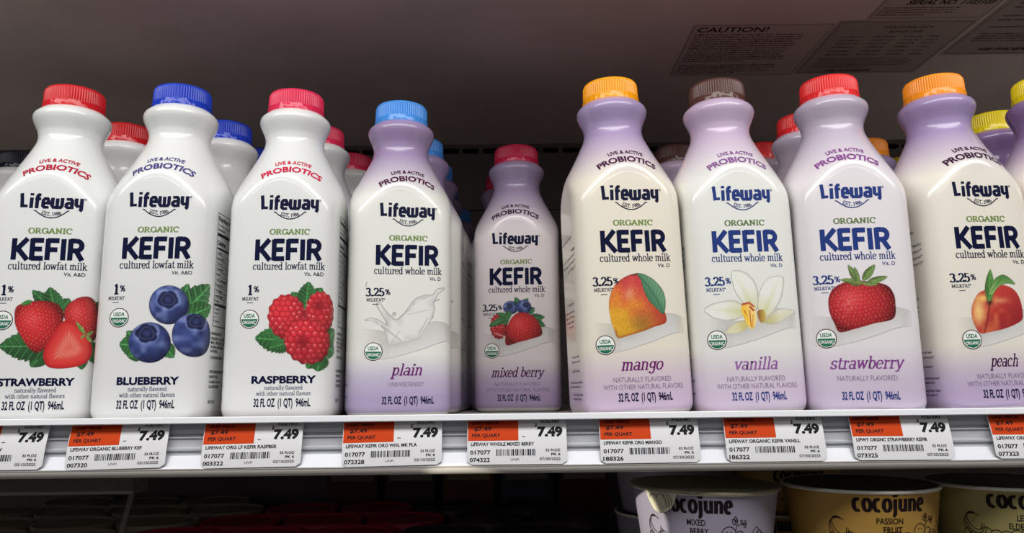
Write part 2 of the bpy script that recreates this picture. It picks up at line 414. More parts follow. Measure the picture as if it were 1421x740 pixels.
m_alu = noisy(mat('rail_aluminium', (198, 200, 206), 0.42, 0.25), 90, 0.04, 0.05, (0.15, 1, 1))
m_lip = mat('lip_white', (246, 248, 252), 0.35)
m_steel = noisy(mat('shelf_enamel', (168, 164, 160), 0.5), 20, 0.06)
m_lowlip = mat('rail_lower_lip', (170, 165, 160), 0.33, 0.15)
shelf = thing('display_shelf', 'white metal refrigerator shelf with a grooved price rail, holding the row of bottles', 'shelf', (0, 0, 0))
b = MB(); b.box((X0, 513, -3), (X1, 1003, 0), 0, 0.4); b.build('deck', m_steel, shelf)
b = MB()
b.extrude_x([(512, -.8), (512, -7.6), (513.6, -7.8), (513.6, -9.2), (511.2, -9.4), (510.6, -9.9), (510.6, -10.3), (511.8, -10.8), (511.8, -16.2),
             (509.7, -16.5), (509.2, -17.0), (509.2, -18.2), (510.9, -18.9), (510.9, -20.9), (508.4, -21.3), (505.0, -28.6), (504.6, -29.4), (516, -29.4), (516, -.8)], X0, X1, 0, 40)
b.build('price_rail', m_alu, shelf)
b = MB(); b.extrude_x([(519, 0.0), (519, 1.2), (513.2, 1.6), (512.8, 3.4), (503.2, 3.6), (502.5, 3.1), (502.4, -.2), (503.0, -.8), (519, -.8)], X0, X1, 0, 40)
b.build('front_lip', m_lip, shelf)
b = MB()
prof = [(516, -29.4), (504.6, -29.4), (504.0, -29.9), (504.3, -30.6)] + [(507.6 - 3.4 * math.cos(a), -31.3 - 3.6 * math.sin(a)) for a in np.linspace(.1, 1.5, 7)] + [(516, -35.0)]
b.extrude_x(prof, X0, X1, 0, 40); b.build('lower_lip', m_lowlip, shelf)
b = MB(); b.extrude_x([(596, -3), (596, -54), (598, -56.5), (618, -56.5), (620, -54), (620, -3)], -760, -292, 0, 8)
b.build('stiffener', noisy(mat('stiffener_brown', (92, 84, 80), 0.45), 20, .08), shelf)

low = thing('lower_shelf', 'grey metal shelf below the price rail, carrying tubs and cups in shadow', 'shelf', (0, 0, -180))
b = MB(); b.box((X0, 505, -4), (X1, 1003, 0), 0, 0.4); b.build('deck', m_steel, low)
b = MB(); b.box((X0, 500, -34), (X1, 505, 3), 0, 0.8); b.build('price_rail', m_alu, low)

# ------------------------------------------------------------------ the bottle
HA, HB = 39.6, 37.0                                     # half width and half depth of the square body
_pz = [145, 155, 165, 170, 175, 180, 185, 190, 195, 199, 204, 209, 214, 219, 222.5, 225.5, 228, 229.8, 231.0, 232.0, 240]
_pr = [53, 47.8, 42.8, 40.3, 37.8, 35.0, 32.3, 29.6, 27.1, 25.2, 22.9, 21.8, 22.4, 24.6, 26.2, 26.8, 26.2, 24.8, 22.8, 21.4, 21.0]
def profile(z):
    z = np.asarray(z, dtype=float); r = 0
    for d in (-1.2, -.6, 0, .6, 1.2): r = r + np.interp(z + d, _pz, _pr)
    return r / 5
def body_r(th, z):
    c, s = np.abs(np.cos(th)), np.abs(np.sin(th)); n = 5.2
    sq = ((s / HA) ** n + (c / HB) ** n) ** (-1 / n)
    p = profile(np.maximum(z, 140)); p = np.where(np.asarray(z) < 145, 70, p); k = 34.0
    r = (sq ** -k + p ** -k) ** (-1 / k)
    t = np.clip((9.0 - np.asarray(z)) / 9.0, 0, 1)
    return r - 6.5 * (1 - np.sqrt(np.maximum(0, 1 - t * t)))
# arc length round the body -> angle, tabulated by height
_TH = np.linspace(-math.pi, math.pi, 1441); _ZT = np.concatenate([np.arange(0, 150, 6.), np.arange(150, 234, 2.)]); _UT = np.linspace(-150, 150, 1201)
_TAB = []
for _z in _ZT:
    r = body_r(_TH, _z); px, py = r * np.sin(_TH), r * np.cos(_TH)
    s = np.concatenate([[0], np.cumsum(np.hypot(np.diff(px), np.diff(py)))]); s -= s[720]
    _TAB.append(np.interp(_UT, s, _TH))
_TAB = np.array(_TAB)
DU = [0.0]                                              # how far the print is turned round the body
def on_body(u, v, lift):
    u = np.asarray(u) + DU[0]
    zi = np.clip(np.interp(v, _ZT, np.arange(len(_ZT))), 0, len(_ZT) - 1.001); i = zi.astype(int); fz = zi - i
    ui = np.clip((np.asarray(u) + 150) / 0.25, 0, 1199.99); j = ui.astype(int); fu = ui - j
    th = (_TAB[i, j] * (1 - fu) + _TAB[i, j + 1] * fu) * (1 - fz) + (_TAB[i + 1, j] * (1 - fu) + _TAB[i + 1, j + 1] * fu) * fz
    r = body_r(th, v) + lift
    return np.stack([r * np.sin(th), -r * np.cos(th), v], 1)

_zs = list(np.concatenate([np.linspace(0, 9, 10), np.arange(14, 145, 6.5), np.arange(146, 232.5, 1.25)]))
def body_mesh(name, mats, parent):
    n = 144; th = np.linspace(-math.pi, math.pi, n, endpoint=False); v = []; f = []
    for z in _zs:
        r = body_r(th, z); v += [(a, -b_, z) for a, b_ in zip(r * np.sin(th), r * np.cos(th))]
    for j in range(len(_zs) - 1):
        for i in range(n):
            k = (i + 1) % n; f.append((j * n + i, j * n + k, (j + 1) * n + k, (j + 1) * n + i))
    f.append(tuple(range(n - 1, -1, -1))); f.append(tuple((len(_zs) - 1) * n + i for i in range(n)))
    return mesh_obj(name, v, f, mats, parent, True)

def sleeve_mat(name, stops, rough=0.3):
    """printed shrink sleeve: colour by height on the bottle; stops = [(z mm, srgb)]"""
    m = mat('sleeve_' + name, (230, 230, 230), rough, 0, 0.4, 0.55)
    nt = m.node_tree; N = nt.nodes; bs = N['Principled BSDF']
    tc = N.new('ShaderNodeTexCoord'); sx = N.new('ShaderNodeSeparateXYZ'); mr = N.new('ShaderNodeMapRange')
    mr.inputs['From Max'].default_value = 0.25
    rp = N.new('ShaderNodeValToRGB'); els = rp.color_ramp.elements
    while len(els) < len(stops): els.new(0.5)
    for e, (z, c) in zip(els, stops): e.position = z / 250.0; e.color = lin4(c)
    nt.links.new(tc.outputs['Object'], sx.inputs[0]); nt.links.new(sx.outputs['Z'], mr.inputs['Value']); nt.links.new(mr.outputs[0], rp.inputs[0]); nt.links.new(rp.outputs[0], bs.inputs['Base Color'])
    no = N.new('ShaderNodeTexNoise'); no.inputs['Scale'].default_value = 60; no.inputs['Detail'].default_value = 3
    mp = N.new('ShaderNodeMapping'); mp.inputs['Scale'].default_value = (1, 1, 0.35)
    bp = N.new('ShaderNodeBump'); bp.inputs['Strength'].default_value = 0.10; bp.inputs['Distance'].default_value = 0.001
    nt.links.new(tc.outputs['Object'], mp.inputs[0]); nt.links.new(mp.outputs[0], no.inputs['Vector'])
    nt.links.new(no.outputs['Fac'], bp.inputs['Height']); nt.links.new(bp.outputs[0], bs.inputs['Normal'])
    return m
def stops_for(top, mid, low):
    base = (224, 220, 216)
    return [(0, base), (3.4, base), (3.5, low), (14, low), (28, tuple((a * 2 + b_) / 3 for a, b_ in zip(low, mid))), (46, mid), (166, mid), (186, tuple((a + b_) / 2 for a, b_ in zip(top, mid))), (204, top), (250, top)]

def make_cap(col, parent):
    m = mat('cap_%d_%d_%d' % col, col, 0.36, 0, 0.35)
    n = 288; b = MB()
    def wob(a, r, z, j):
        if 3 <= j <= 6: r = r + (0.32 if j in (4, 5) else 0.1) * math.cos(72 * a)
        return r, z
    b.lathe([(19.4, 231.2), (20.9, 231.3), (21.0, 236.4), (20.75, 237.0), (20.75, 237.6), (20.5, 246.2), (20.3, 247.6), (19.6, 248.8), (18.4, 249.3), (17.6, 249.0), (8, 248.9)], n, 0, wob, True, True)
    cap = b.build('cap', m, parent, False); sharp(cap, 40)
    rnd = random.Random(sum(col)); ph = [rnd.random() * 6.28 for _ in range(8)]
    m2 = mat('seal_%d_%d_%d' % col, col, 0.16, 0, 0.32)
    b = MB()
    def crink(a, r, z, j):
        w = sum(math.sin((k * 6 + 13) * a + ph[k] + z * (1.3 - .5 * k)) for k in range(5)) / 5
        return r + .3 * w, z + (0.45 * math.sin(9 * a + ph[6]) if j == 5 else 0)
    b.lathe([(21.5, 230.6), (21.6, 231.4), (21.65, 232.6), (21.6, 234.0), (21.5, 235.4), (21.25, 236.8)], 160, 0, crink)
    b.build('seal_band', m2, cap, True)
    return cap

# ------------------------------------------------------------------ printed pictures: drawn in the pixels of a detail view, then laid on the bottle
class Canvas:
    def __init__(s, x0, y0, x1, y1, step=2.0):
        s.nx = int((x1 - x0) / step) + 1; s.ny = int((y1 - y0) / step) + 1
        s.X, s.Y = np.meshgrid(x0 + step * np.arange(s.nx), y0 + step * np.arange(s.ny)); s.rgb = np.zeros(s.X.shape + (3,)); s.a = np.zeros(s.X.shape)
    def over(s, m, col):
        m = np.clip(m, 0, 1); c = np.zeros(s.rgb.shape) + np.asarray(col, dtype=float)
        ao = m + s.a * (1 - m); k = np.where(ao > 1e-6, 1 / np.maximum(ao, 1e-6), 0)
        s.rgb = (c * m[..., None] + s.rgb * (s.a * (1 - m))[..., None]) * k[..., None]; s.a = ao
def spline(pts, n=6):
    P = np.array(pts, dtype=float); out = []; N_ = len(P)
    for i in range(N_):
        p0, p1, p2, p3 = P[i - 1], P[i], P[(i + 1) % N_], P[(i + 2) % N_]
        for t in np.arange(n) / n:
            out.append(.5 * ((2 * p1) + (p2 - p0) * t + (2 * p0 - 5 * p1 + 4 * p2 - p3) * t * t + (3 * p1 - p0 - 3 * p2 + p3) * t ** 3))
    return np.array(out)
def sdf(c, pts, smooth=True):
    P = spline(pts) if smooth else np.array(pts, dtype=float); Q = np.roll(P, -1, 0)
    d = np.full(c.X.shape, 1e9); ins = np.zeros(c.X.shape, bool)
    for a, b_ in zip(P, Q):
        e = b_ - a; L = (e ** 2).sum() + 1e-9
        t = np.clip(((c.X - a[0]) * e[0] + (c.Y - a[1]) * e[1]) / L, 0, 1)
        d = np.minimum(d, np.hypot(c.X - a[0] - t * e[0], c.Y - a[1] - t * e[1]))
        cr = ((a[1] > c.Y) != (b_[1] > c.Y)) & (c.X < e[0] * (c.Y - a[1]) / (e[1] + (1e-9 if e[1] == 0 else 0)) + a[0]); ins ^= cr
    return np.where(ins, -d, d)
def inside(d, aa=2.2): return np.clip(.5 - d / aa, 0, 1)
def seg(c, a, b_, w):
    e = np.subtract(b_, a); L = (e ** 2).sum() + 1e-9
    t = np.clip(((c.X - a[0]) * e[0] + (c.Y - a[1]) * e[1]) / L, 0, 1)
    return inside(np.hypot(c.X - a[0] - t * e[0], c.Y - a[1] - t * e[1]) - w / 2)
def mix(a, b_, t): t = np.clip(t, 0, 1)[..., None]; return np.asarray(a, float) * (1 - t) + np.asarray(b_, float) * t
def soft(x, y, s): return np.exp(-(x * x + y * y) / (s * s))
def vnoise(c, sc, seed=0):
    rs = np.random.RandomState(seed); g = rs.rand(64, 64)
    x, y = c.X / sc, c.Y / sc; i, j = np.floor(x).astype(int), np.floor(y).astype(int); fx, fy = x - i, y - j
    fx = fx * fx * (3 - 2 * fx); fy = fy * fy * (3 - 2 * fy); G = lambda a, b_: g[a % 64, b_ % 64]
    return (G(i, j) * (1 - fx) + G(i + 1, j) * fx) * (1 - fy) + (G(i, j + 1) * (1 - fx) + G(i + 1, j + 1) * fx) * fy

def leaf(c, base, tip, hw, col=(58, 112, 58), teeth=8, dark=0.62):
    e = np.subtract(tip, base); L = math.hypot(*e); e = e / L
    t = ((c.X - base[0]) * e[0] + (c.Y - base[1]) * e[1]) / L; p = ((c.X - base[0]) * -e[1] + (c.Y - base[1]) * e[0]) / hw
    tt = np.clip(t, 1e-4, 1 - 1e-4); w = np.sin(np.pi * tt ** .8) ** .75
    if teeth: w = w * (0.9 + 0.18 * ((tt * teeth) % 1.0))
    m = inside((np.abs(p) - w) * hw) * (t > 0) * (t < 1)
    col = np.asarray(col, float)
    base_c = mix(col * dark, col * 1.12, .5 + .45 * p + .25 * (vnoise(c, 9, 3) - .5))
    vein = np.abs(((t - np.abs(p) * .22) * 6.5) % 1.0 - .5)
    base_c = mix(base_c, col * 1.45 + 12, .55 * (vein < .09)); base_c = mix(base_c, col * .55, .35 * (np.abs(vein - .17) < .06))
    base_c = mix(base_c, col * 1.5 + 15, (np.abs(p) < .05) * .7)
    c.over(m, np.clip(base_c, 0, 255))
def strawberry(c, pts, red=(208, 32, 42), seed=13, ang=0.3):
    P = np.array(pts, float); cx, cy = (P.min(0) + P.max(0)) / 2; rx, ry = (P.max(0) - P.min(0)) / 2
    d = sdf(c, pts); nx, ny = (c.X - cx) / rx, (c.Y - cy) / ry; r2 = np.clip(nx * nx + ny * ny, 0, 1); nz = np.sqrt(1 - r2)
    sh = .55 + .5 * nz - .14 * nx - .12 * ny
    col = np.asarray(red, float)[None, None] * np.clip(sh, .4, 1.12)[..., None]; col = mix(col, (242, 110, 105), .5 * soft(nx + .28, ny + .3, .36))
    q = seed; a = c.X * math.cos(ang) + c.Y * math.sin(ang); b_ = -c.X * math.sin(ang) + c.Y * math.cos(ang)
    a = a + 9 * (vnoise(c, 22, 5) - .5) + 6 * nx * ny; b_ = b_ + 9 * (vnoise(c, 24, 6) - .5) + 7 * nx * nx
    row = np.floor(b_ / q); aa = (a / q + .5 * (row % 2)) % 1 - .5; bb = (b_ / q) % 1 - .5
    col = mix(col, np.asarray(red) * .55, .5 * soft(aa * 2.1, (bb - .06) * 1.8, .5)); col = mix(col, (222, 132, 84), .8 * (soft(aa * 2.8, bb * 1.8, .3) > .45)); col = mix(col, (255, 150, 140), .55 * (soft(aa * 1.6, (bb + .38) * 2.4, .33) > .5) * (sh > .8))
    c.over(inside(d), np.clip(col, 0, 255))
def raspberry(c, cx, cy, rx, ry, hole=None, red=(212, 40, 52), q=19, seed=1):
    nx, ny = (c.X - cx) / rx, (c.Y - cy) / ry; r = np.hypot(nx, ny); ang = np.arctan2(ny, nx)
    edge = 1 + .035 * np.cos(ang * 15 + seed)
    nz = np.sqrt(np.clip(1 - r * r, 0, 1)); sh = .62 + .42 * nz - .16 * nx - .2 * ny
    col = np.asarray(red, float)[None, None] * np.clip(sh, .35, 1.12)[..., None]
    rs = np.random.RandomState(seed * 7 + 1); d1 = np.full(c.X.shape, 1e9); d2 = d1.copy(); ox = np.zeros(c.X.shape); oy = ox.copy()
    for gy in np.arange(cy - ry - q, cy + ry + q, q * .86):        # close-packed, slightly irregular beads
        for gx in np.arange(cx - rx - q, cx + rx + q, q):
            px = gx + (q * .5 if int(round((gy - cy) / (q * .86))) % 2 else 0) + rs.uniform(-.2, .2) * q; py = gy + rs.uniform(-.18, .18) * q
            dx, dy = c.X - px, c.Y - py; dd = np.hypot(dx, dy); m1 = dd < d1
            d2 = np.where(m1, d1, np.minimum(d2, dd)); ox = np.where(m1, dx, ox); oy = np.where(m1, dy, oy); d1 = np.where(m1, dd, d1)
    e = (d2 - d1) / q; col = mix(col, np.asarray(red) * .55, .75 * np.clip(1 - e / .22, 0, 1)); col = mix(col, (232, 84, 92), .55 * soft(ox + .1 * q, oy + .12 * q, .34 * q))
    col = mix(col, (255, 200, 192), .75 * (np.hypot(ox + .12 * q, (oy + .18 * q) * 1.6) < .13 * q) * (sh > .85) * (vnoise(c, q * 1.3, seed) > .42))
    hx, hy = (cx, cy) if hole is None else hole
    if hole is not None: col = mix(col, (128, 18, 32), .8 * soft(c.X - hx, c.Y - hy, q * 1.1))
    c.over(inside((r - edge) * min(rx, ry)), np.clip(col, 0, 255))
def blueberry(c, cx, cy, rx, ry, crown, cr, seed=1):
    nx, ny = (c.X - cx) / rx, (c.Y - cy) / ry; r = np.hypot(nx, ny); nz = np.sqrt(np.clip(1 - r * r, 0, 1))
    sh = .25 + .6 * nz - .22 * nx - .3 * ny
    col = mix((18, 22, 54), (70, 88, 156), np.clip(sh, 0, 1)); nz2 = vnoise(c, max(8, rx * .3), seed); col = mix(col, (158, 174, 220), .7 * np.clip((nz2 - .45) * 2.2, 0, 1) * np.clip(sh, 0, 1)); col = mix(col, (26, 32, 74), .5 * np.clip((.42 - nz2) * 3, 0, 1))
    ux, uy = (c.X - crown[0]) / cr, (c.Y - crown[1]) / (cr * .86); u = np.hypot(ux, uy); ua = np.arctan2(uy, ux)
    star = 1 + .13 * np.abs(np.sin(2.5 * ua + seed)) + .10 * (vnoise(c, 9, seed + 3) - .5)
    col = mix(col, (142, 156, 204), .55 * np.clip(1 - np.abs(u - star) / .16, 0, 1)); col = mix(col, (22, 26, 58), .9 * np.clip((star - .1 - u) * 9, 0, 1)); col = mix(col, (84, 98, 152), .6 * np.clip(1 - np.abs(u - .62 - .06 * np.sin(3 * ua)) / .12, 0, 1)); col = mix(col, (46, 56, 104), .8 * np.clip((.46 - u) * 9, 0, 1)); col = mix(col, (18, 20, 46), .6 * np.clip(1 - np.abs(u - .44) / .09, 0, 1)); col = mix(col, (74, 88, 142), .5 * np.clip((.2 - u) * 6, 0, 1))
    c.over(inside((r - 1) * min(rx, ry)), np.clip(col, 0, 255))

def swoosh(c, anchor, k=1.0):
    """the poured band of milk behind the fruit; anchor = the round seal's centre"""
    f = lambda p: [(anchor[0] + (x - 604) * k, anchor[1] + (y - 399) * k) for x, y in p]
    top = [(548, 318), (600, 313), (640, 318), (700, 330), (760, 312), (810, 288), (850, 277), (890, 282), (930, 296)]
    bot = [(930, 352), (895, 353), (860, 362), (800, 385), (720, 410), (650, 427), (590, 430), (548, 420)]
    d = sdf(c, f(top + bot), True)
    yt = np.interp(c.X, [q[0] for q in f(top)], [q[1] for q in f(top)]); yb = np.interp(c.X, [q[0] for q in f(bot)][::-1], [q[1] for q in f(bot)][::-1])
    t = np.clip((c.Y - yt) / np.maximum(yb - yt, 1), 0, 1); xl = (c.X - anchor[0]) / k
    col = mix((214, 212, 208), (234, 232, 230), t); col = mix(col, (204, 202, 200), .5 * soft((t - .42) * 1.0, 0, .2) * (.5 + .5 * np.sin(xl / 50)))
    fade = np.clip((xl + 60) / 130, 0, 1) ** 1.3 * np.clip((336 - xl) / 55, 0, 1)
    c.over(inside(d, 3) * fade * .85, col)
    c.over(np.clip(1 - np.abs(c.Y - yt) / (3.0 * k), 0, 1) * fade * .4 * (np.abs(t - 0) < .2), (188, 186, 184)); c.over(np.clip(1 - np.abs(c.Y - yb) / (3.0 * k), 0, 1) * fade * .5, (192, 186, 190))

def art_strawberry_lowfat():
    c = Canvas(0, 160, 392, 496)
    for b_, t, h in (((330, 300), (388, 212), 30), ((222, 275), (132, 180), 34), ((222, 275), (268, 210), 34), ((215, 275), (196, 166), 40), ((330, 380), (372, 470), 40), ((300, 420), (300, 492), 26), ((175, 420), (118, 482), 34), ((185, 400), (6, 402), 58)): leaf(c, b_, t, h, (52, 104, 56))
    strawberry(c, [(245, 270), (260, 235), (300, 205), (340, 200), (368, 225), (378, 270), (375, 320), (360, 365), (330, 380), (290, 330), (255, 310)], (196, 34, 42))
    strawberry(c, [(65, 285), (70, 250), (95, 232), (140, 222), (190, 222), (225, 235), (243, 265), (240, 300), (215, 345), (180, 395), (150, 425), (120, 415), (85, 360), (68, 320)], (206, 34, 42), 14)
    leaf(c, (130, 222), (88, 238), 9, (70, 130, 60), 0)
    cut = [(165, 440), (175, 400), (205, 345), (235, 305), (265, 298), (300, 320), (335, 375), (345, 420), (320, 460), (280, 480), (225, 488), (180, 480)]
    d = sdf(c, cut); an = np.arctan2(c.Y - 405, c.X - 255)
    col = mix((192, 30, 36), (218, 62, 56), np.clip(-d / 22, 0, 1)); col = mix(col, (238, 168, 146), .75 * np.clip((-d - 30) / 22, 0, 1) * (.65 + .35 * np.cos(an * 26))); col = mix(col, (222, 96, 82), .9 * np.clip((-d - 62) / 14, 0, 1))
    c.over(inside(d), col); c.over(inside(np.abs(d + 3) - 2.5) * .5, (180, 26, 34))
    for b_, t, h in (((318, 350), (286, 300), 8), ((322, 352), (352, 336), 7), ((322, 356), (345, 382), 8), ((318, 352), (300, 368), 5)): leaf(c, b_, t, h, (120, 160, 80), 0)
    return c
def art_blueberry():
    c = Canvas(462, 140, 850, 472)
    for b_, t, h in (((690, 300), (738, 152), 38), ((700, 290), (828, 148), 56), ((720, 290), (840, 232), 42), ((560, 400), (472, 392), 48), ((560, 400), (500, 340), 30), ((560, 430), (505, 442), 26), ((640, 390), (684, 446), 30)): leaf(c, b_, t, h, (62, 122, 66))
    blueberry(c, 663, 237, 77, 77, (660, 216), 42, 1); blueberry(c, 758, 356, 82, 86, (768, 300), 40, 2); blueberry(c, 590, 386, 82, 80, (578, 350), 44, 3)
    return c
def art_raspberry():
    c = Canvas(148, 138, 492, 504)
    for b_, t, h in (((350, 250), (296, 186), 30), ((355, 250), (418, 168), 38), ((350, 250), (366, 144), 38), ((285, 380), (152, 368), 50), ((285, 385), (206, 408), 34), ((420, 380), (486, 330), 36), ((420, 400), (482, 420), 40), ((400, 430), (392, 500), 44), ((390, 440), (350, 488), 26)): leaf(c, b_, t, h, (54, 112, 58))
    raspberry(c, 412, 262, 62, 80, (402, 238), q=24, seed=2); raspberry(c, 278, 285, 75, 89, None, q=23, seed=3); raspberry(c, 357, 380, 91, 91, (336, 384), q=26, seed=4)
    return c
def art_plain():
    c = Canvas(476, 280, 970, 470, 2.4)
    swoosh(c, (622, 423))
    f = lambda p: [(512.5 + x * .5775, 85.4 + y * .5775) for x, y in p]       # finer detail view
    c2 = Canvas(560, 150, 920, 410); 
    sp = f([(136, 372), (180, 358), (235, 375), (285, 405), (252, 335), (228, 295), (213, 262), (238, 256), (272, 308), (310, 342), (342, 366), (385, 340), (430, 280), (475, 225), (540, 195), (598, 188), (630, 150), (686, 140), (640, 176), (618, 215), (602, 245), (606, 290), (590, 340), (560, 392), (520, 445), (500, 485), (430, 512), (380, 522), (300, 540), (280, 480), (262, 430), (215, 385), (170, 372)])
    full = Canvas(476, 140, 970, 470, 2.0); swoosh(full, (622, 423)); c = full
    d = sdf(c, sp); n1 = vnoise(c, 26, 5)
    col = mix((196, 197, 194), (226, 227, 222), np.clip(.35 + .9 * (n1 - .4) + (-d / 40), 0, 1)); c.over(inside(d), col); c.over(inside(np.abs(d) - 1.6) * .65, (172, 172, 170))
    for a, b_, w, cl in (((600, 295), (655, 320), 4, (240, 240, 236)), ((655, 320), (730, 380), 5, (176, 176, 174)), ((668, 318), (738, 372), 3, (242, 242, 238)), ((722, 290), (770, 250), 4, (178, 178, 176)), ((770, 250), (850, 205), 4, (240, 240, 236)), ((760, 275), (840, 255), 3, (184, 184, 182)), ((800, 350), (835, 290), 4, (178, 178, 176)), ((806, 352), (842, 292), 3, (244, 244, 240)), ((660, 250), (690, 285), 3, (178, 178, 176)), ((690, 390), (725, 340), 3, (182, 182, 180)), ((856, 223), (884, 212), 4, (186, 186, 184)), ((594, 168), (598, 150), 3, (196, 196, 194))): c.over(seg(c, a, b_, w) * .8, cl)
    c.over(inside(np.hypot(c.X - 704, c.Y - 274) - 7), (186, 186, 184)); c.over(inside(np.hypot(c.X - 855, c.Y - 284) - 4), (186, 186, 184))
    return c
def art_mixed():
    c = Canvas(90, 200, 440, 460, 2.0); swoosh(c, (175, 419), .78)
    for b_, t, h in (((290, 250), (270, 206), 13), ((290, 250), (322, 212), 14), ((320, 270), (346, 248), 14), ((320, 290), (386, 286), 16), ((340, 300), (388, 322), 14)): leaf(c, b_, t, h, (60, 116, 74), 5)
    blueberry(c, 252, 248, 30, 26, (248, 242), 14, 1); blueberry(c, 304, 246, 30, 28, (312, 238), 14, 2)
    raspberry(c, 204, 322, 34, 50, None, (190, 34, 44), 13); c.over(seg(c, (190, 350), (225, 362), 7) * .7, (240, 170, 160))
    strawberry(c, [(232, 396), (231, 350), (245, 305), (270, 275), (300, 266), (340, 282), (366, 315), (373, 355), (330, 372), (280, 385)], (200, 30, 40), 11, .5)
    for b_, t, h in (((240, 285), (164, 322), 14), ((250, 290), (196, 270), 12), ((240, 290), (222, 318), 10), ((250, 285), (236, 262), 11)): leaf(c, b_, t, h, (64, 120, 70), 0)
    return c
def art_mango():
    c = Canvas(536, 114, 945, 436); swoosh(c, (604, 399))
    o = [(617, 245), (622, 205), (640, 165), (670, 138), (705, 122), (735, 121), (765, 140), (800, 200), (830, 250), (848, 282), (847, 314), (800, 330), (760, 345), (700, 362), (655, 372), (640, 345), (625, 300)]
    d = sdf(c, o); n = vnoise(c, 3.2, 4) - .5; n2 = vnoise(c, 34, 8) - .5
    t = (c.Y - 120) / 250 + .0016 * (700 - c.X) + .25 * n2 + .06 * n
    col = mix((204, 62, 70), (226, 118, 54), (t - .05) / .4); col = mix(col, (228, 168, 44), (t - .42) / .35); col = mix(col, (198, 160, 50), (t - .95) / .25)
    col = mix(col, (176, 52, 44), .8 * np.clip((c.X - 740) / 100, 0, 1) * np.clip((c.Y - 180) / 90, 0, 1)); col = mix(col, (126, 92, 42), .55 * soft(c.X - 750, c.Y - 318, 45)); col = mix(col, (246, 190, 150), .5 * soft((c.X - 700) * 1.3, c.Y - 200, 26))
    col = mix(col, np.array([190, 60, 40]) * .8, .55 * np.clip((d + 12) / 12, 0, 1) * (c.X > 640)); col = col * (1 + .16 * n)[..., None]
    c.over(inside(d), np.clip(col, 0, 255)); c.over(seg(c, (714, 124), (732, 119), 6), (90, 60, 40))
    lf = [(733, 120), (760, 122), (800, 145), (835, 185), (847, 230), (839, 279), (815, 260), (780, 225), (758, 180), (748, 145)]
    d = sdf(c, lf); s = (c.X - 735) * .83 - (c.Y - 120) * .55
    col = mix((58, 118, 84), (112, 160, 124), .5 + s / 60); col = mix(col, (44, 96, 70), .4 * (np.abs(((c.X + c.Y * .2) / 13) % 1 - .5) < .14)); c.over(inside(d), col)
    for a, b_ in (((735, 122), (775, 165)), ((775, 165), (812, 220)), ((812, 220), (838, 276))): c.over(seg(c, a, b_, 2.5), (38, 84, 62))
    c.over(inside(np.abs(d) - 1.5) * .5, (40, 90, 64)); return c
def art_vanilla():
    c = Canvas(126, 98, 536, 416); swoosh(c, (195, 378))
    def petal(o, base, tip, c0=(242, 243, 236), c1=(222, 220, 178)):
        d = sdf(c, o); e = np.subtract(tip, base); L = math.hypot(*e); t = ((c.X - base[0]) * e[0] + (c.Y - base[1]) * e[1]) / L ** 2; p = (-(c.X - base[0]) * e[1] + (c.Y - base[1]) * e[0]) / L
        col = mix(c1, c0, t * 1.9); col = mix(col, (206, 206, 130), .55 * np.exp(-(p / 10) ** 2) * np.clip(1 - t, 0, 1)); col = mix(col, (196, 198, 188), .3 * (np.abs((p / 9) % 1 - .5) < .12)); col = mix(col, (190, 190, 178), .55 * np.clip((d + 9) / 9, 0, 1) * (p > 0))
        c.over(inside(d), col); c.over(inside(np.abs(d) - 1.2) * .5, (180, 180, 165))
    petal([(395, 142), (430, 129), (463, 132), (461, 180), (445, 230), (412, 275), (382, 292), (358, 250), (366, 190)], (372, 290), (450, 130))
    petal([(254, 112), (276, 104), (312, 116), (346, 152), (359, 200), (356, 252), (332, 262), (295, 226), (270, 190), (256, 150)], (345, 265), (262, 105))
    petal([(386, 312), (410, 280), (450, 258), (500, 261), (516, 270), (470, 296), (430, 317)], (380, 312), (510, 266), (232, 230, 210), (190, 176, 100))
    petal([(146, 256), (170, 238), (220, 225), (270, 225), (302, 250), (292, 286), (240, 299), (190, 291), (160, 275)], (300, 268), (150, 252))
    petal([(228, 347), (250, 320), (290, 303), (322, 310), (302, 340), (260, 353)], (320, 315), (228, 347), (230, 226, 190), (206, 180, 80))
    d = sdf(c, [(290, 252), (312, 234), (342, 252), (352, 290), (346, 322), (331, 337), (316, 320), (300, 288)]); col = mix((250, 200, 70), (252, 226, 150), (c.X - 300) / 50); c.over(inside(d), col)
    for a, b_, w, cl in (((296, 238), (322, 232), 8, (186, 80, 60)), ((322, 232), (340, 246), 8, (196, 96, 70)), ((326, 248), (340, 262), 7, (176, 60, 50)), ((304, 262), (318, 300), 4, (206, 110, 40)), ((324, 262), (330, 326), 4, (196, 84, 60)), ((338, 280), (336, 330), 4, (228, 150, 40)), ((308, 280), (326, 318), 5, (255, 214, 40))): c.over(seg(c, a, b_, w), cl)
    d = sdf(c, [(356, 265), (378, 260), (390, 285), (384, 308), (368, 310), (358, 290)]); c.over(inside(d), mix((150, 98, 48), (206, 180, 90), (c.X - 356) / 30)); return c
def art_strawberry():
    c = Canvas(590, 72, 990, 410); swoosh(c, (660, 369))
    strawberry(c, [(668, 215), (680, 180), (710, 155), (760, 141), (830, 146), (890, 160), (915, 190), (923, 230), (915, 291), (840, 311), (770, 331), (710, 344), (690, 310), (672, 265)], (196, 34, 46), 15, -.15)
    c.over(soft((c.X - 735) * 1.6, c.Y - 235, 42) * .35 * (vnoise(c, 6, 2) > .5), (250, 170, 165))
    leaf(c, (800, 152), (735, 140), 16, (120, 128, 66), 0)
    for b_, t, h in (((775, 146), (714, 136), 10), ((782, 146), (744, 78), 13), ((785, 146), (768, 86), 9), ((800, 140), (848, 78), 16), ((815, 150), (896, 126), 13), ((790, 150), (860, 158), 8)): leaf(c, b_, t, h, (112, 140, 76), 0)
    return c
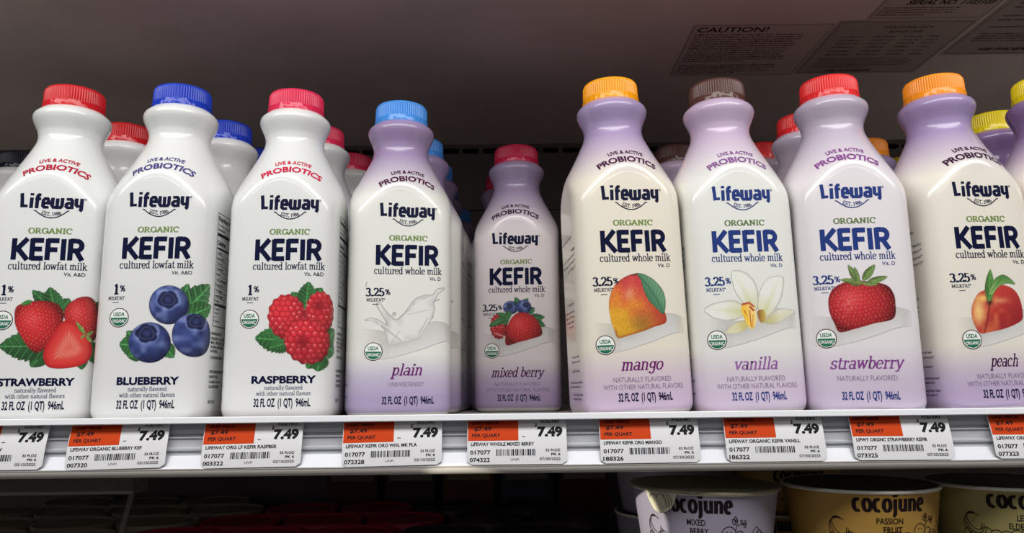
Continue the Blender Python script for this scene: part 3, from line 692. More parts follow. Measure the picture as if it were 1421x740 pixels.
def art_peach():
    c = Canvas(326, 94, 700, 414); swoosh(c, (390, 375))
    o = [(392, 285), (395, 240), (420, 195), (455, 178), (490, 168), (530, 160), (575, 180), (600, 225), (605, 291), (575, 315), (520, 335), (470, 345), (425, 351), (405, 325)]
    d = sdf(c, o); nx, ny = (c.X - 498) / 108, (c.Y - 255) / 96; n = vnoise(c, 3.2, 2) - .5; n2 = vnoise(c, 26, 5)
    col = mix((200, 62, 52), (150, 34, 40), np.clip(.35 + .5 * nx + .5 * ny, 0, 1)); col = mix(col, (236, 150, 84), .9 * np.clip((n2 - .45) * 1.8, 0, 1) * np.clip(.6 - nx, 0, 1)); col = mix(col, (246, 206, 130), .95 * soft((nx + .72) * 1.2, (ny - .05) * .55, .32)); col = mix(col, (250, 206, 112), .9 * soft(nx + .5, (ny + .42) * 1.8, .24)); col = mix(col, (238, 170, 120), .7 * soft((nx - .1) * .8, (ny + .35) * 2.4, .28))
    col = mix(col, (120, 24, 30), .7 * np.clip(1 - np.abs(c.X - (468 - .0032 * (c.Y - 230) ** 2 * .3 - (c.Y - 230) * .12)) / 7, 0, 1) * (c.Y > 215)); col = mix(col, (70, 24, 22), .9 * soft(c.X - 468, c.Y - 226, 13)); col = col * (1 + .12 * n)[..., None]
    c.over(inside(d), np.clip(col, 0, 255)); c.over(seg(c, (466, 238), (462, 205), 6), (60, 40, 26))
    leaf(c, (466, 226), (477, 97), 20, (86, 140, 66), 0); lf = [(468, 196), (480, 160), (500, 132), (530, 120), (556, 132), (579, 156), (545, 152), (510, 166), (482, 196)]
    d = sdf(c, lf); c.over(inside(d), mix((70, 126, 58), (150, 186, 110), (c.Y - 120) / 60)); c.over(inside(np.abs(d) - 1.5) * .5, (52, 96, 46)); c.over(seg(c, (474, 190), (520, 138), 2.5), (50, 100, 48)); return c

m_pic = bpy.data.materials.new('printed_picture'); m_pic.use_nodes = True
_nt = m_pic.node_tree; _b = _nt.nodes['Principled BSDF']; _b.inputs['Roughness'].default_value = 0.3; _b.inputs['Coat Weight'].default_value = 0.2
_ca = _nt.nodes.new('ShaderNodeVertexColor'); _ca.layer_name = 'ink'
_nt.links.new(_ca.outputs['Color'], _b.inputs['Base Color']); _nt.links.new(_ca.outputs['Alpha'], _b.inputs['Alpha'])
def lay_picture(name, c, T, parent, lift=0.08):
    u, v = T(c.X.ravel(), c.Y.ravel()); X = on_body(u, v, lift)
    a = c.a; ny, nx = a.shape; idx = np.arange(nx * ny).reshape(ny, nx)
    q = np.stack([idx[1:, :-1], idx[1:, 1:], idx[:-1, 1:], idx[:-1, :-1]], -1); amax = np.maximum(np.maximum(a[1:, :-1], a[1:, 1:]), np.maximum(a[:-1, 1:], a[:-1, :-1]))
    q = q[amax > .02]; used = np.unique(q); re = np.zeros(nx * ny, int); re[used] = np.arange(len(used))
    o = mesh_obj(name, X[used], re[q], m_pic, parent, True)
    rgb = c.rgb.reshape(-1, 3)[used] / 255.0; rgb = np.where(rgb <= .04045, rgb / 12.92, ((np.maximum(rgb, 0) + .055) / 1.055) ** 2.4)
    at = o.data.color_attributes.new('ink', 'FLOAT_COLOR', 'POINT'); at.data.foreach_set('color', np.concatenate([rgb, a.ravel()[used][:, None]], 1).astype(np.float32).ravel())
    return o

# ------------------------------------------------------------------ label layout
NAVY, NAVY2 = (13, 19, 54), (38, 60, 126)
FRAMES = {'A': (0, 340, .3513), 'B': (300, 340, .3512), 'C': (620, 340, .3512), 'D': (920, 340, .3512), 'E': (1200, 340, .3514)}
def label_map(frame, Yf, p0, p1):
    """detail-view coordinates -> (u, v) on the label whose middle runs through the two picture points p0, p1"""
    x0, y0, s = FRAMES[frame]
    def T(X, Y):
        X, Y = np.asarray(X, float), np.asarray(Y, float); px, py = x0 + X * s, y0 + Y * s
        cl = p0[0] + (p1[0] - p0[0]) * (py - p0[1]) / (p1[1] - p0[1])
        y = py - 370; x = px - 710.5; cr, sr = math.cos(ROLL), math.sin(ROLL); v = -x * sr + y * cr
        dy = F * math.cos(PITCH) + v * math.sin(PITCH); dz = F * math.sin(PITCH) - v * math.cos(PITCH)
        return (px - cl) * Yf / F, CZ + dz * Yf / dy
    return T

def common_print(P, navy, prob, green, whole):
    P.text('LIVE & ACTIVE', 0, 184.6, 3.0, 25.5, prob, .028, bend=44, lift=.25)
    P.text('PROBIOTICS', 0, 177.6, 4.7, 43.5, prob, .03, bend=42, lift=.3)
    P.strokes(LOGO, 'Lifeway', -0.6, 149.0, 10.6, 41.5, navy, .25, .74, shear=.02)
    P.text('®', 21.3, 155.4, 1.6, None, navy)
    arc = [(10.2 * math.sin(a), 149.2 - 2.2 - 4.7 * math.cos(a * .78) ** 1.6) for a in np.linspace(-1.57, 1.57, 25)]
    arc = [(x, 147.2 - 5.0 * (1 - (x / 10.2) ** 2)) for x in np.linspace(-10.2, 10.2, 25)]
    P.line([(-11.5, 147.4)] + arc + [(11.5, 147.4)], .7, navy)
    P.strokes(SERIF, 'EST. 1986', 0, 143.6, 2.6, 14.0, navy, .17, .7, bend=-16)
    P.strokes(SERIF, 'ORGANIC', 0.4, 130.9, 3.8, 28.6, green, .2, .62)
    P.strokes(SANS, 'KEFIR', 0, 112.0, 15.2, 47.0, navy, .23, 1.0)
    P.strokes(SERIF, 'cultured whole milk' if whole else 'cultured lowfat milk', .6, 105.3, 5.3, 50.4, navy, .145, .55)
    P.text('Vit. D' if whole else 'Vit. A&D', 25.0, 100.8, 2.6, None, navy, .01, align='r')

def seal(P, cu, cv, r=6.7):
    """round green and white organic seal"""
    P.disc(cu, cv, r, (74, 50, 42), .16); P.disc(cu, cv, r * .91, (240, 242, 238), .19)
    P.disc(cu, cv, r * .84, (40, 112, 86), .22, 180, 360)
    P.text('USDA', cu, cv + r * .14, r * .42, r * 1.15, (40, 112, 86), .03, lift=.25)
    P.text('ORGANIC', cu, cv - r * .52, r * .34, r * 1.38, (240, 242, 238), .02, lift=.27)

def side_print(P, navy):
    """small print down the side next to the front panel, and the nutrition table on the other side"""
    ink = (52, 52, 84)
    for t, v in (('Gut Health & Immunity Benefits', 127), ('Healthy', 117.5), ('Supports the Immune System**', 113), ('Nourishes the Microbiome**', 108.5), ('High in Vitamin D*', 104)):
        P.text(t, -47 if v < 120 else -54, v, 2.2, None, ink, 0.0, align='r', slope=.04)
    for t, v, u in (('12 LIVE CULTURES', 79, -56), ('L. acidophilus, L. reuteri, B. lactis,', 73.5, -57), ('B. longum, L. casei, S. florentinus,', 70, -57), ('L. rhamnosus, L. paracasei,', 66.5, -58), ('B. breve, L. lactis', 63, -60), ('Our cows do not have', 41, -49), ('added growth hormones.*', 37.5, -47), ('May vary in fat content.', 31, -49), ('No difference between milk derived', 23, -45), ('from treated and untreated cows.', 20, -49), ('Best by the expiration date', 14.5, -45), ('or a week after you open it.', 11.5, -48)):
        P.text(t, u, v, 1.7, None, ink, 0.01, align='r')
def nutrition(P):
    k = (28, 28, 40); u0, u1, v0, v1 = 45.0, 78.0, 66.0, 149.0
    for a in ((u0, v0, u0 + .5, v1), (u1 - .5, v0, u1, v1), (u0, v0, u1, v0 + .5), (u0, v1 - .5, u1, v1)): P.rect(*a, k, .14, max(1, int((a[2] - a[0]) / 3)), max(1, int((a[3] - a[1]) / 8)))
    P.text('Nutrition Facts', u0 + 1.2, 143.2, 3.6, u1 - u0 - 2.4, k, .03, align='l')
    P.text('4 servings per container', u0 + 1.2, 139.5, 1.7, None, k, .0, align='l'); P.text('Serving size', u0 + 1.2, 136, 1.9, None, k, .02, align='l'); P.text('1 cup', u1 - 1.2, 136, 1.9, None, k, .02, align='r')
    P.rect(u0 + 1, 132, u1 - 1, 134.2, k, .14, 10); P.text('Calories', u0 + 1.2, 125.5, 3.4, None, k, .03, align='l'); P.rect(u0 + 1, 122.2, u1 - 1, 123.5, k, .14, 10)
    v = 118.8
    for t in ('Total Fat', 'Saturated Fat', 'Trans Fat', 'Cholesterol', 'Sodium', 'Total Carbohydrate', 'Dietary Fiber', 'Total Sugars', 'Added Sugars', 'Protein'):
        P.text(t, u0 + 1.4, v, 1.9, None, k, .015, align='l'); P.rect(u0 + 1, v - .9, u1 - 1, v - .65, k, .14, 10); v -= 3.9
    P.rect(u0 + 1, v + 1.2, u1 - 1, v + 2.6, k, .14, 10); v -= 1.8
    for t in ('Vitamin D', 'Calcium', 'Iron', 'Potassium'): P.text(t, u0 + 1.4, v, 1.7, None, k, 0, align='l'); v -= 2.9
    for t, v in (('INGREDIENTS:', 60), ('ORGANIC CULTURED', 56.5), ('MILK, ORGANIC CANE', 53.5), ('SUGAR, NATURAL', 50.5), ('FLAVORS', 47.5), ('CONTAINS: MILK', 43), ('KEEP REFRIGERATED', 33), ('SHAKE WELL', 29.5), ('Certified Organic', 26), ('GLUTEN FREE', 22.5), ('RECYCLE', 12)):
        P.text(t, u0 - 1, v, 2.0, None, k, .02, align='l')

WHITE_TOP = (232, 231, 228)
FL = {  # frame, body place, label middle (picture points), colours
 'sl': dict(fr='A', Yf=517, p=((75, 280), (47, 540)), whole=False, name='STRAWBERRY', art=art_strawberry_lowfat, cap=(206, 32, 38), prob=(176, 24, 54), seal=(20, 300)),
 'bl': dict(fr='A', Yf=517, p=((219.5, 275), (204.5, 540)), whole=False, name='BLUEBERRY', art=art_blueberry, cap=(30, 62, 188), prob=(74, 70, 132), seal=(469, 288)),
 'ra': dict(fr='B', Yf=529, p=((404.5, 280), (391, 540)), whole=False, name='RASPBERRY', art=art_raspberry, cap=(222, 44, 84), prob=(206, 26, 68), seal=(131, 294)),
 'pl': dict(fr='B', Yf=557, p=((568, 297), (562.5, 540)), whole=True, name='plain', art=art_plain, cap=(70, 144, 226), prob=(76, 30, 62), seal=(622, 423), fl=(110, 38, 116), top=(156, 136, 174), mid=(230, 231, 224), low=(172, 158, 194)),
 'mi': dict(fr='C', Yf=668, p=((717, 328), (715.5, 540)), whole=True, name='mixed berry', art=art_mixed, cap=(204, 36, 78), prob=(64, 26, 60), seal=(175, 419), fl=(84, 34, 84), top=(158, 142, 174), mid=(226, 218, 220), low=(172, 152, 186)),
 'ma': dict(fr='C', Yf=515.5, p=((868, 268), (884, 530)), whole=True, name='mango', art=art_mango, cap=(250, 164, 20), prob=(72, 32, 66), seal=(604, 399), fl=(112, 30, 108), top=(170, 150, 190), mid=(236, 229, 213), low=(204, 184, 206)),
 'va': dict(fr='D', Yf=519.5, p=((1024, 262), (1042, 525)), whole=True, name='vanilla', art=art_vanilla, cap=(88, 56, 50), prob=(138, 88, 150), seal=(195, 378), fl=(152, 98, 168), top=(196, 176, 202), mid=(233, 234, 228), low=(206, 190, 210), navy=NAVY2),
 'st': dict(fr='D', Yf=514, p=((1187, 262), (1205, 520)), whole=True, name='strawberry', art=art_strawberry, cap=(228, 46, 48), prob=(138, 74, 146), seal=(660, 369), fl=(136, 72, 146), top=(190, 178, 196), mid=(231, 226, 229), low=(202, 187, 208), navy=NAVY2),
 'pe': dict(fr='E', Yf=513, p=((1360, 265), (1383, 520)), whole=True, name='peach', art=art_peach, cap=(252, 152, 38), prob=(58, 24, 52), seal=(390, 375), fl=(76, 28, 76), top=(164, 144, 186), mid=(234, 229, 216), low=(184, 166, 198)),
}
for _k, _d in (('sl', 6), ('bl', 4), ('ra', 7), ('pl', 5), ('st', -3), ('pe', 0)): FL[_k]['du'] = _d
KIDS = {}
T_ra = label_map('B', 529, (404.5, 280), (391, 540))
def uv(T, X, Y): a, b_ = T(np.array([X]), np.array([Y])); return float(a[0]), float(b_[0])
def make_bottle(key, loc, rz, label, printed=True):
    d = FL[key]; navy = d.get('navy', NAVY)
    t = thing('kefir_bottle', label, 'bottle', loc, rz); DU[0] = d.get('du', 0.0)
    stops = stops_for(d['top'], d['mid'], d['low']) if d['whole'] else [(0, (226, 222, 218)), (3.4, (226, 222, 218)), (3.6, (229, 230, 229)), (250, (228, 230, 228))]
    body = body_mesh('bottle_body', sleeve_mat(key, stops), t)
    cap = make_cap(d['cap'], t)
    KIDS[t] = [body, cap]; KIDS[cap] = [c for c in children(cap)]; KIDS[body] = []
    P = Print(); side_print(P, navy); common_print(P, navy, d['prob'], (104, 128, 76) if d.get('navy') else (116, 144, 70), d['whole'])
    T = label_map(d['fr'], d['Yf'], *d['p'])
    if d['whole']:
        P.strokes(SERIF, '3.25', -23.6, 88.6, 6.0, 13.9, navy, .2, .5); P.strokes(SERIF, '%', -14.3, 89.8, 4.0, 3.8, navy, .16, .6)
        P.strokes(SERIF, 'MILKFAT*', -23, 84.6, 2.3, 13.4, navy, .17, .6); P.rect(-25.2, 82.3, -20.8, 82.8, navy)
        big = d['fl']; wd = {'plain': 22, 'mango': 29, 'vanilla': 30.5, 'strawberry': 47.5, 'peach': 19.5 * 1.0, 'mixed berry': 45.5}[d['name']]
        P.strokes(SERIF, d['name'], 0, 30.4, 8.4, wd, big, .15, .45, shear=.26)
        g = (142, 122, 152)
        if d['name'] == 'plain': P.text('UNSWEETENED*', 0, 22.4, 3.1, 25.5, g)
        elif d['name'] == 'strawberry': P.text('NATURALLY FLAVORED', 0, 22.4, 3.3, 39, g)
        else:
            P.text('NATURALLY FLAVORED', 0, 22.5, 3.3, 40, g); P.text('WITH OTHER NATURAL FLAVORS', .6, 17.6, 3.3, 55.5, g)
        P.text('32 FL OZ  (1 QT)  946mL', 1.4, 9.6, 5.6, 37.5, navy, .028)
    else:
        k = .1777
        u, v = uv(T_ra, 134, 198); P.strokes(SERIF, '1', u, v, 7.0, None, navy, .22, .5)
        u, v = uv(T_ra, 159, 187); P.strokes(SERIF, '%', u, v, 4.2, 3.8, navy, .17, .6)
        u, v = uv(T_ra, 135, 220); P.strokes(SERIF, 'MILKFAT', u, v, 2.3, 11.6, navy, .17, .6); u, v = uv(T_ra, 133, 231); P.rect(u - 2.2, v, u + 2.2, v + .45, navy)
        wd = {'STRAWBERRY': 47.5, 'BLUEBERRY': 41.5, 'RASPBERRY': 44.0}[d['name']]
        u, v = uv(T_ra, 259, 548); P.text(d['name'], 0, v, 5.3, wd, navy, .042)
        u, v = uv(T_ra, 257, 572); P.strokes(SERIF, 'naturally flavored', 0, v, 2.9, 26, (64, 66, 104), .13, .6)
        u, v = uv(T_ra, 257, 595); P.strokes(SERIF, 'with other natural flavors', 0, v, 2.9, 37, (64, 66, 104), .13, .6)
        u, v = uv(T_ra, 252, 640); P.text('32 FL OZ  (1 QT)  946mL', -.6, v, 5.7, 38.5, navy, .028)
    if printed:
        KIDS[body].append(P.build('lettering', on_body, body, .3))
        KIDS[body].append(lay_picture('fruit_picture' if key != 'pl' else 'milk_splash_picture', d['art'](), T, body))
        Q = Print(); u, v = uv(T, *d['seal']); seal(Q, u, v); KIDS[body].append(Q.build('organic_seal', on_body, body, .3))
        Q = Print(); nutrition(Q); KIDS[body].append(Q.build('nutrition_panel', on_body, body, .3))
    return t
R_ = math.radians
PLACE = {  # X, Y, turn
 'sl': (-336.1, 553.3, 9), 'bl': (-253.0, 553.7, 1.5), 'ra': (-168.5, 566, 3), 'pl': (-89.6, 592.6, 10), 'mi': (5.3, 704.7, -3), 'ma': (77.5, 552.7, 7), 'va': (160.5, 556.2, 2.6), 'st': (245.0, 550.6, -5), 'pe': (326.5, 552, 5)}
LAB = {
 'sl': 'red-capped white lowfat kefir bottle at the shelf front with three strawberries on its label',
 'bl': 'white lowfat kefir bottle at the shelf front with blue cap and blueberries on its label',
 'ra': 'white lowfat kefir bottle at the shelf front with pinkish cap and raspberries on its label',
 'pl': 'lilac kefir bottle with light blue cap and a grey milk splash on its label',
 'mi': 'mixed berry kefir bottle with crimson cap, set back deeper on the shelf than its neighbours',
 'ma': 'cream and lilac kefir bottle with amber cap and a mango on its label',
 'va': 'brown-capped lilac kefir bottle with a white vanilla flower on its label',
 'st': 'red-capped lilac kefir bottle with a single whole strawberry on its label',
 'pe': 'lilac kefir bottle with orange cap and a peach on the label, beside the strawberry one',
}
BOT = {}
LEAN = {'ma': 1.5, 'va': .9, 'pe': .8}                    # some bottles tip a little against their neighbours
for k, (x, y, a) in PLACE.items():
    BOT[k] = make_bottle(k, (x, y, 0), R_(a), LAB[k]); t = R_(LEAN.get(k, 0))
    if t: BOT[k].rotation_euler = (Matrix.Rotation(-t, 4, 'Y') @ Matrix.Rotation(R_(a), 4, 'Z')).to_euler(); BOT[k].location = Vector((x + 245 * math.sin(t) * .95, y, 30 * math.sin(abs(t)))) * S
# the unprinted view of the yellow-capped flavour at the end of the row: only its plain side faces us
FL['ye'] = dict(FL['pe'], cap=(236, 214, 30), top=(138, 112, 160), mid=(240, 232, 226), low=(186, 164, 204), name='peach')
BOT['ye'] = make_bottle('ye', (411.5, 552.5, 0), R_(4), 'yellow-capped purple kefir bottle at the shelf front, cut by the frame edge', False)
FL['bk'] = dict(FL['sl'], cap=(22, 24, 40))
BOT['bk'] = make_bottle('bk', (-474, 706, 0), 0, 'white bottle with near-black cap in shade beyond the strawberry lowfat lane', False)
for k, x, y, a, lab in (
    ('sl', -337, 634, 6, 'red-capped white kefir bottle standing second in the lowfat strawberry lane'),
    ('bl', -248, 631, -4, 'blue-capped white kefir bottle standing second in the blueberry lane'),
    ('bl', -243, 707, 3, 'blue-capped white kefir bottle third in the blueberry lane, only a sliver of cap showing'),
    ('ra', -170, 645, 3, 'pinkish red capped white kefir bottle standing second in the raspberry lane'),
    ('ra', -159, 724, -4, 'pinkish red capped white kefir bottle standing third in the raspberry lane'),
    ('pl', -84.5, 681, 0, 'light blue capped lilac kefir bottle second in the plain lane, its side print showing'),
    ('pl', -82, 758, -3, 'light blue capped lilac kefir bottle standing third in the plain lane'),
    ('pl', -82, 836, 5, 'light blue capped lilac kefir bottle fourth in the plain lane, deep in shade'),
    ('pl', -74, 955, 0, 'light blue capped lilac kefir bottle last in the plain lane, near the back wall'),
    ('mi', -6.5, 800, 2, 'crimson-capped kefir bottle hidden behind the mixed berry bottle, only an edge showing'),
    ('ma', 89, 634, -2, 'amber-capped kefir bottle hidden behind the mango bottle, only its neck edge showing'),
    ('va', 162, 709, 4, 'brown-capped lilac kefir bottle in shade behind the vanilla flower bottle'),
    ('st', 254, 628, 3, 'red-capped lilac kefir bottle standing second in the single-strawberry lane'),
    ('st', 243, 706, 0, 'red-capped lilac kefir bottle standing third in the single-strawberry lane'),
    ('pe', 340, 698, 0, 'orange-capped kefir bottle in shade behind the single-strawberry bottle and its peach neighbour'),
    ('ye', 420, 630, 0, 'yellow-capped purple kefir bottle standing second in its lane, behind the peach bottle'),
    ('ye', 404, 757, 0, 'yellow-capped kefir bottle deep in the lane, a sliver of cap beside the peach shoulder')):
    dup(BOT[k], (x, y, 0), R_(a), lab, KIDS)
for o in BOT.values(): o['group'] = 'kefir bottles in lanes on the shelf'
for o in COL.objects:
    if o.name.startswith('kefir_bottle'): o['group'] = 'kefir bottles in lanes on the shelf'

# ------------------------------------------------------------------ price tags in the rail
m_tag = mat('tag_paper', (226, 226, 228), 0.45); m_or = mat('tag_orange', (232, 88, 24), 0.5); INK = (18, 18, 22)
def tag_y(v):
    t = np.clip(-np.asarray(v, float) / 28.5, 0, 1); return 510.2 - 6.3 * t - 0.9 * np.sin(np.pi * t)
def price_tag(px, name, code, date, unfi, tilt, label):
    x = (px - 710.5) / F * 508.0
    t = thing('price_tag', label, 'price tag', (x, 507, -15.3), 0, 'shelf price tags in the rail')
    ct, st = math.cos(tilt), math.sin(tilt)
    def on_tag(u, v, lift):
        u, v = np.asarray(u, float), np.asarray(v, float); X = u * ct - (v + 14) * st; Z = u * st + (v + 14) * ct - 14
        return np.stack([X, tag_y(Z) - 507 - lift, Z + 15.3 - .6], 1)
    # sheet with two rounded lower corners
    hw, h, r = 32.6, 28.3, 3.2; nx, nv = 20, 14; V = []; Fc = []
    for side in (0.18, -0.18):
        for j in range(nv + 1):
            v = -h * j / nv; ins = 0 if v > -h + r else r - math.sqrt(max(0, r * r - (v + h - r) ** 2)); w = hw - ins
            for i in range(nx + 1): V.append((w * (2 * i / nx - 1), v, side))
    n1 = (nx + 1) * (nv + 1)
    for j in range(nv):
        for i in range(nx):
            a = j * (nx + 1) + i; Fc.append((a, a + nx + 1, a + nx + 2, a + 1)); Fc.append((n1 + a, n1 + a + 1, n1 + a + nx + 2, n1 + a + nx + 1))
    rim = [i for i in range(nx + 1)] + [j * (nx + 1) + nx for j in range(1, nv + 1)] + [nv * (nx + 1) + i for i in range(nx - 1, -1, -1)] + [j * (nx + 1) for j in range(nv - 1, 0, -1)]
    for a, b_ in zip(rim, rim[1:] + rim[:1]): Fc.append((a, b_, n1 + b_, n1 + a))
    V = np.array(V); mesh_obj('paper', on_tag(V[:, 0], V[:, 1], V[:, 2]), Fc, m_tag, t)
    P = Print(); P.rect(-32.2, -13.3, 1.0, -.1, (206, 66, 6), .24, 6, 6); P.build('unit_price_block', on_tag, t, .5)
    P = Print(); L = .3
    P.text('UNIT PRICE', -29.5, -3.0, 1.9, 17, INK, .03, 'l', lift=L); P.text('$7.49', -28.2, -7.0, 2.5, 11.5, INK, .03, 'l', lift=L); P.text('PER QUART', -29.4, -11.0, 2.2, 18.4, INK, .03, 'l', lift=L)
    if unfi: P.text('...', 4.4, -11.2, 2.5, None, INK, .04, lift=L)
    P.text('YOU PAY', 22, -2.3, 2.0, 13.6, INK, .03, lift=L); P.text('$', 12.6, -4.6, 2.2, None, INK, .03, lift=L); P.text('7.49', 21.8, -11.0, 6.3, 16.6, INK, .055, lift=L)
    P.text(name, -30.2, -16.5, 2.2, min(48.5, 1.66 * len(name)), INK, .03, 'l', lift=L)
    P.text('017077', -30.6, -21.9, 2.6, 13.2, INK, .025, 'l', lift=L); P.text(code, -31.0, -26.6, 2.6, 13.2, INK, .025, 'l', lift=L)
    rnd = random.Random(code); u = -13.6
    while u < 12.2:
        w = rnd.choice((.35, .35, .6, .9)); P.rect(u, -22.8, min(u + w, 12.6), -18.7, (40, 38, 52), L); u += w + rnd.choice((.35, .35, .6, .8))
    if unfi: P.text('UNFI', -1.5, -25.9, 1.5, 5.4, (60, 60, 66), 0, lift=L)
    P.text('32 FLOZ', 28.2, -20.3, 1.6, 9.6, INK, .03, 'r', lift=L); P.text('PK 6', 28.2, -22.9, 1.6, 6.0, INK, .03, 'r', lift=L); P.text(date, 28.2, -25.9, 1.8, 13.6, (40, 40, 46), .015, 'r', lift=L)
    P.build('lettering', on_tag, t, .5)
for a in ((11, 'LIFEWAY, LF, OG STRAW', '001328', '03/10/2025', True, .006, 'price tag reading OG STRAW under the red-capped lowfat strawberry bottle'),
          (175, 'LIFEWAY ORGANIC BLUEBRRY KEF', '007320', '03/10/2025', True, .02, 'price tag reading BLUEBRRY KEF under the blueberry bottle'),
          (357, 'LIFEWAY ORG LF KEFIR RASPBER', '003322', '03/10/2025', True, .012, 'price tag reading KEFIR RASPBER under the raspberry bottle'),
          (546, 'LIFEWAY KEFIR ORG WHL MK PLA', '072328', '03/10/2025', True, .016, 'price tag reading WHL MK PLA under the milk splash bottle'),
          (714.5, 'LIFEWAY WHOLE MIXED BERRY', '074322', '07/30/2025', True, 0, 'price tag reading WHOLE MIXED BERRY under the set-back bottle'),
          (893.5, 'LIFEWAY KEFIR ORG MANGO', '188326', '07/30/2025', False, .004, 'price tag reading KEFIR ORG MANGO under the mango bottle'),
          (1062.5, 'LIFEWAY ORGANIC KEFIR VANILL', '186322', '07/30/2025', False, 0, 'price tag reading KEFIR VANILL under the vanilla flower bottle'),
          (1234, 'LIFWY ORGNC STRAWBERRY KEFIR', '073325', '07/30/2025', False, -.004, 'price tag reading STRAWBERRY KEFIR under the single-strawberry bottle'),
          (1423, 'LIFEWAY ORG KEFIR PEACH', '077323', '07/30/2025', False, -.006, 'price tag with code 077323 under the peach bottle, cut by the frame')): price_tag(*a)

# ------------------------------------------------------------------ notices stuck to the ceiling
def notice(name, x0, x1, y0, y1, paper, label, content):
    t = thing(name, label, 'sticker', ((x0 + x1) / 2, (y0 + y1) / 2, ZC - .3), 0)
    w, h = x1 - x0, y1 - y0; b = MB(); b.box((-w / 2, -h / 2, -.1), (w / 2, h / 2, .2)); b.build('sheet', mat(name + '_sheet', paper, .35), t)
    fn = lambda u, v, lift: np.stack([u, -v, -lift - .05 + 0 * u], 1)      # read from below, top edge towards the front
    P = Print(); content(P, w / 2, h / 2)
    o = P.build('lettering', fn, t, .5); o.data.flip_normals()
def words_block(P, u0, u1, v_top, n, dv, h, ink, seed, last=.6):
    """lines of small print, broken into words"""
    rnd = random.Random(seed)
    for i in range(n):
        u = u0; end = u1 - rnd.random() * (u1 - u0) * .08 if i < n - 1 else u0 + (u1 - u0) * last; v = v_top - i * dv
        while u < end:
            w = rnd.uniform(1.6, 6.5); x = u
            while x < min(u + w, end): P.rect(x, v + rnd.uniform(0, .25) * h, x + h * .42, v + h * rnd.uniform(.75, 1.15), ink, .12); x += h * .72
            u += w + 1.1
GI = (52, 42, 42)
def frame_lines(P, hw, hh, m, w, ink):
    for a in ((-hw + m, -hh + m, hw - m, -hh + m + w), (-hw + m, hh - m - w, hw - m, hh - m), (-hw + m, -hh + m, -hw + m + w, hh - m), (hw - m - w, -hh + m, hw - m, hh - m)): P.rect(*a, ink, .1)
def c_caution(P, hw, hh):
    frame_lines(P, hw, hh, 1, .6, (70, 58, 58)); P.text('CAUTION!', -hw + 6, hh - 15, 10, 68, GI, .02, 'l')
    words_block(P, -hw + 6, hw - 22, hh - 22, 13, 4.9, 2.9, GI, 3); words_block(P, -hw + 6, hw - 26, hh - 91, 5, 4.9, 2.9, GI, 4)
def c_oper(P, hw, hh):
    frame_lines(P, hw, hh, 3, .7, GI); P.text('OPERATIONAL DATA', 6, hh - 16, 4.6, 48, GI, .02); P.text('BONUS CASE', 8, hh - 25, 4.6, 32, GI, .02)
    for k, v in enumerate((35, 42, 49, 57, 66, 74)):
        for u0, u1 in ((-50, -26), (-18, 4), (12, 30), (36, 48)): words_block(P, u0, u1, hh - v, 1, 4, 3, GI, k * 7 + int(u0), .9)
    words_block(P, -52, 46, hh - 84, 5, 5, 2.6, GI, 9); P.text('Hill PHOENIX', -10, -hh + 5, 5, 50, GI, .04, shear=.2)
def c_serial(P, hw, hh):
    frame_lines(P, hw, hh, 1.5, .6, GI); P.text('SERIAL NO. 1103103', 8, -hh + 27, 8, 78, GI, .035, shear=.15); words_block(P, -hw + 5, hw - 30, -hh + 20, 4, 4.4, 2.6, GI, 12)
    P.text('MODEL NO.', -10, -hh + 42, 8, 50, GI, .03)
def c_four(P, hw, hh):
    frame_lines(P, hw, hh, 3, .7, GI)
    for k, v in enumerate((20, 28, 44, 52, 66)):
        for u0, u1 in ((-44, -8), (2, 44)): words_block(P, u0, u1, hh - v, 1, 4, 3, GI, 40 + k * 5 + int(u0), .9)
    words_block(P, -44, 46, hh - 80, 4, 5, 2.8, GI, 60); P.text('Hill PHOENIX', 4, -hh + 10, 6, 58, GI, .04, shear=.2)
PAPER = (122, 108, 108)
notice('caution_sticker', 174, 308, 664, 781, (208, 190, 184), 'grey CAUTION sticker on the ceiling, directly above the brown-capped bottle', c_caution)
notice('data_plate_sticker', 309.5, 441, 659, 778, (176, 162, 156), 'dark framed data sticker on the ceiling, beside the CAUTION sticker', c_oper)
notice('serial_sticker', 333, 441, 596, 657, (192, 176, 170), 'sticker with a serial number on the ceiling, nearer the case front than the others', c_serial)
notice('rating_sticker', 445, 560, 610, 735, (170, 156, 152), 'dark sticker on the ceiling cut by the frame edge, above the yellow-capped bottles', c_four)

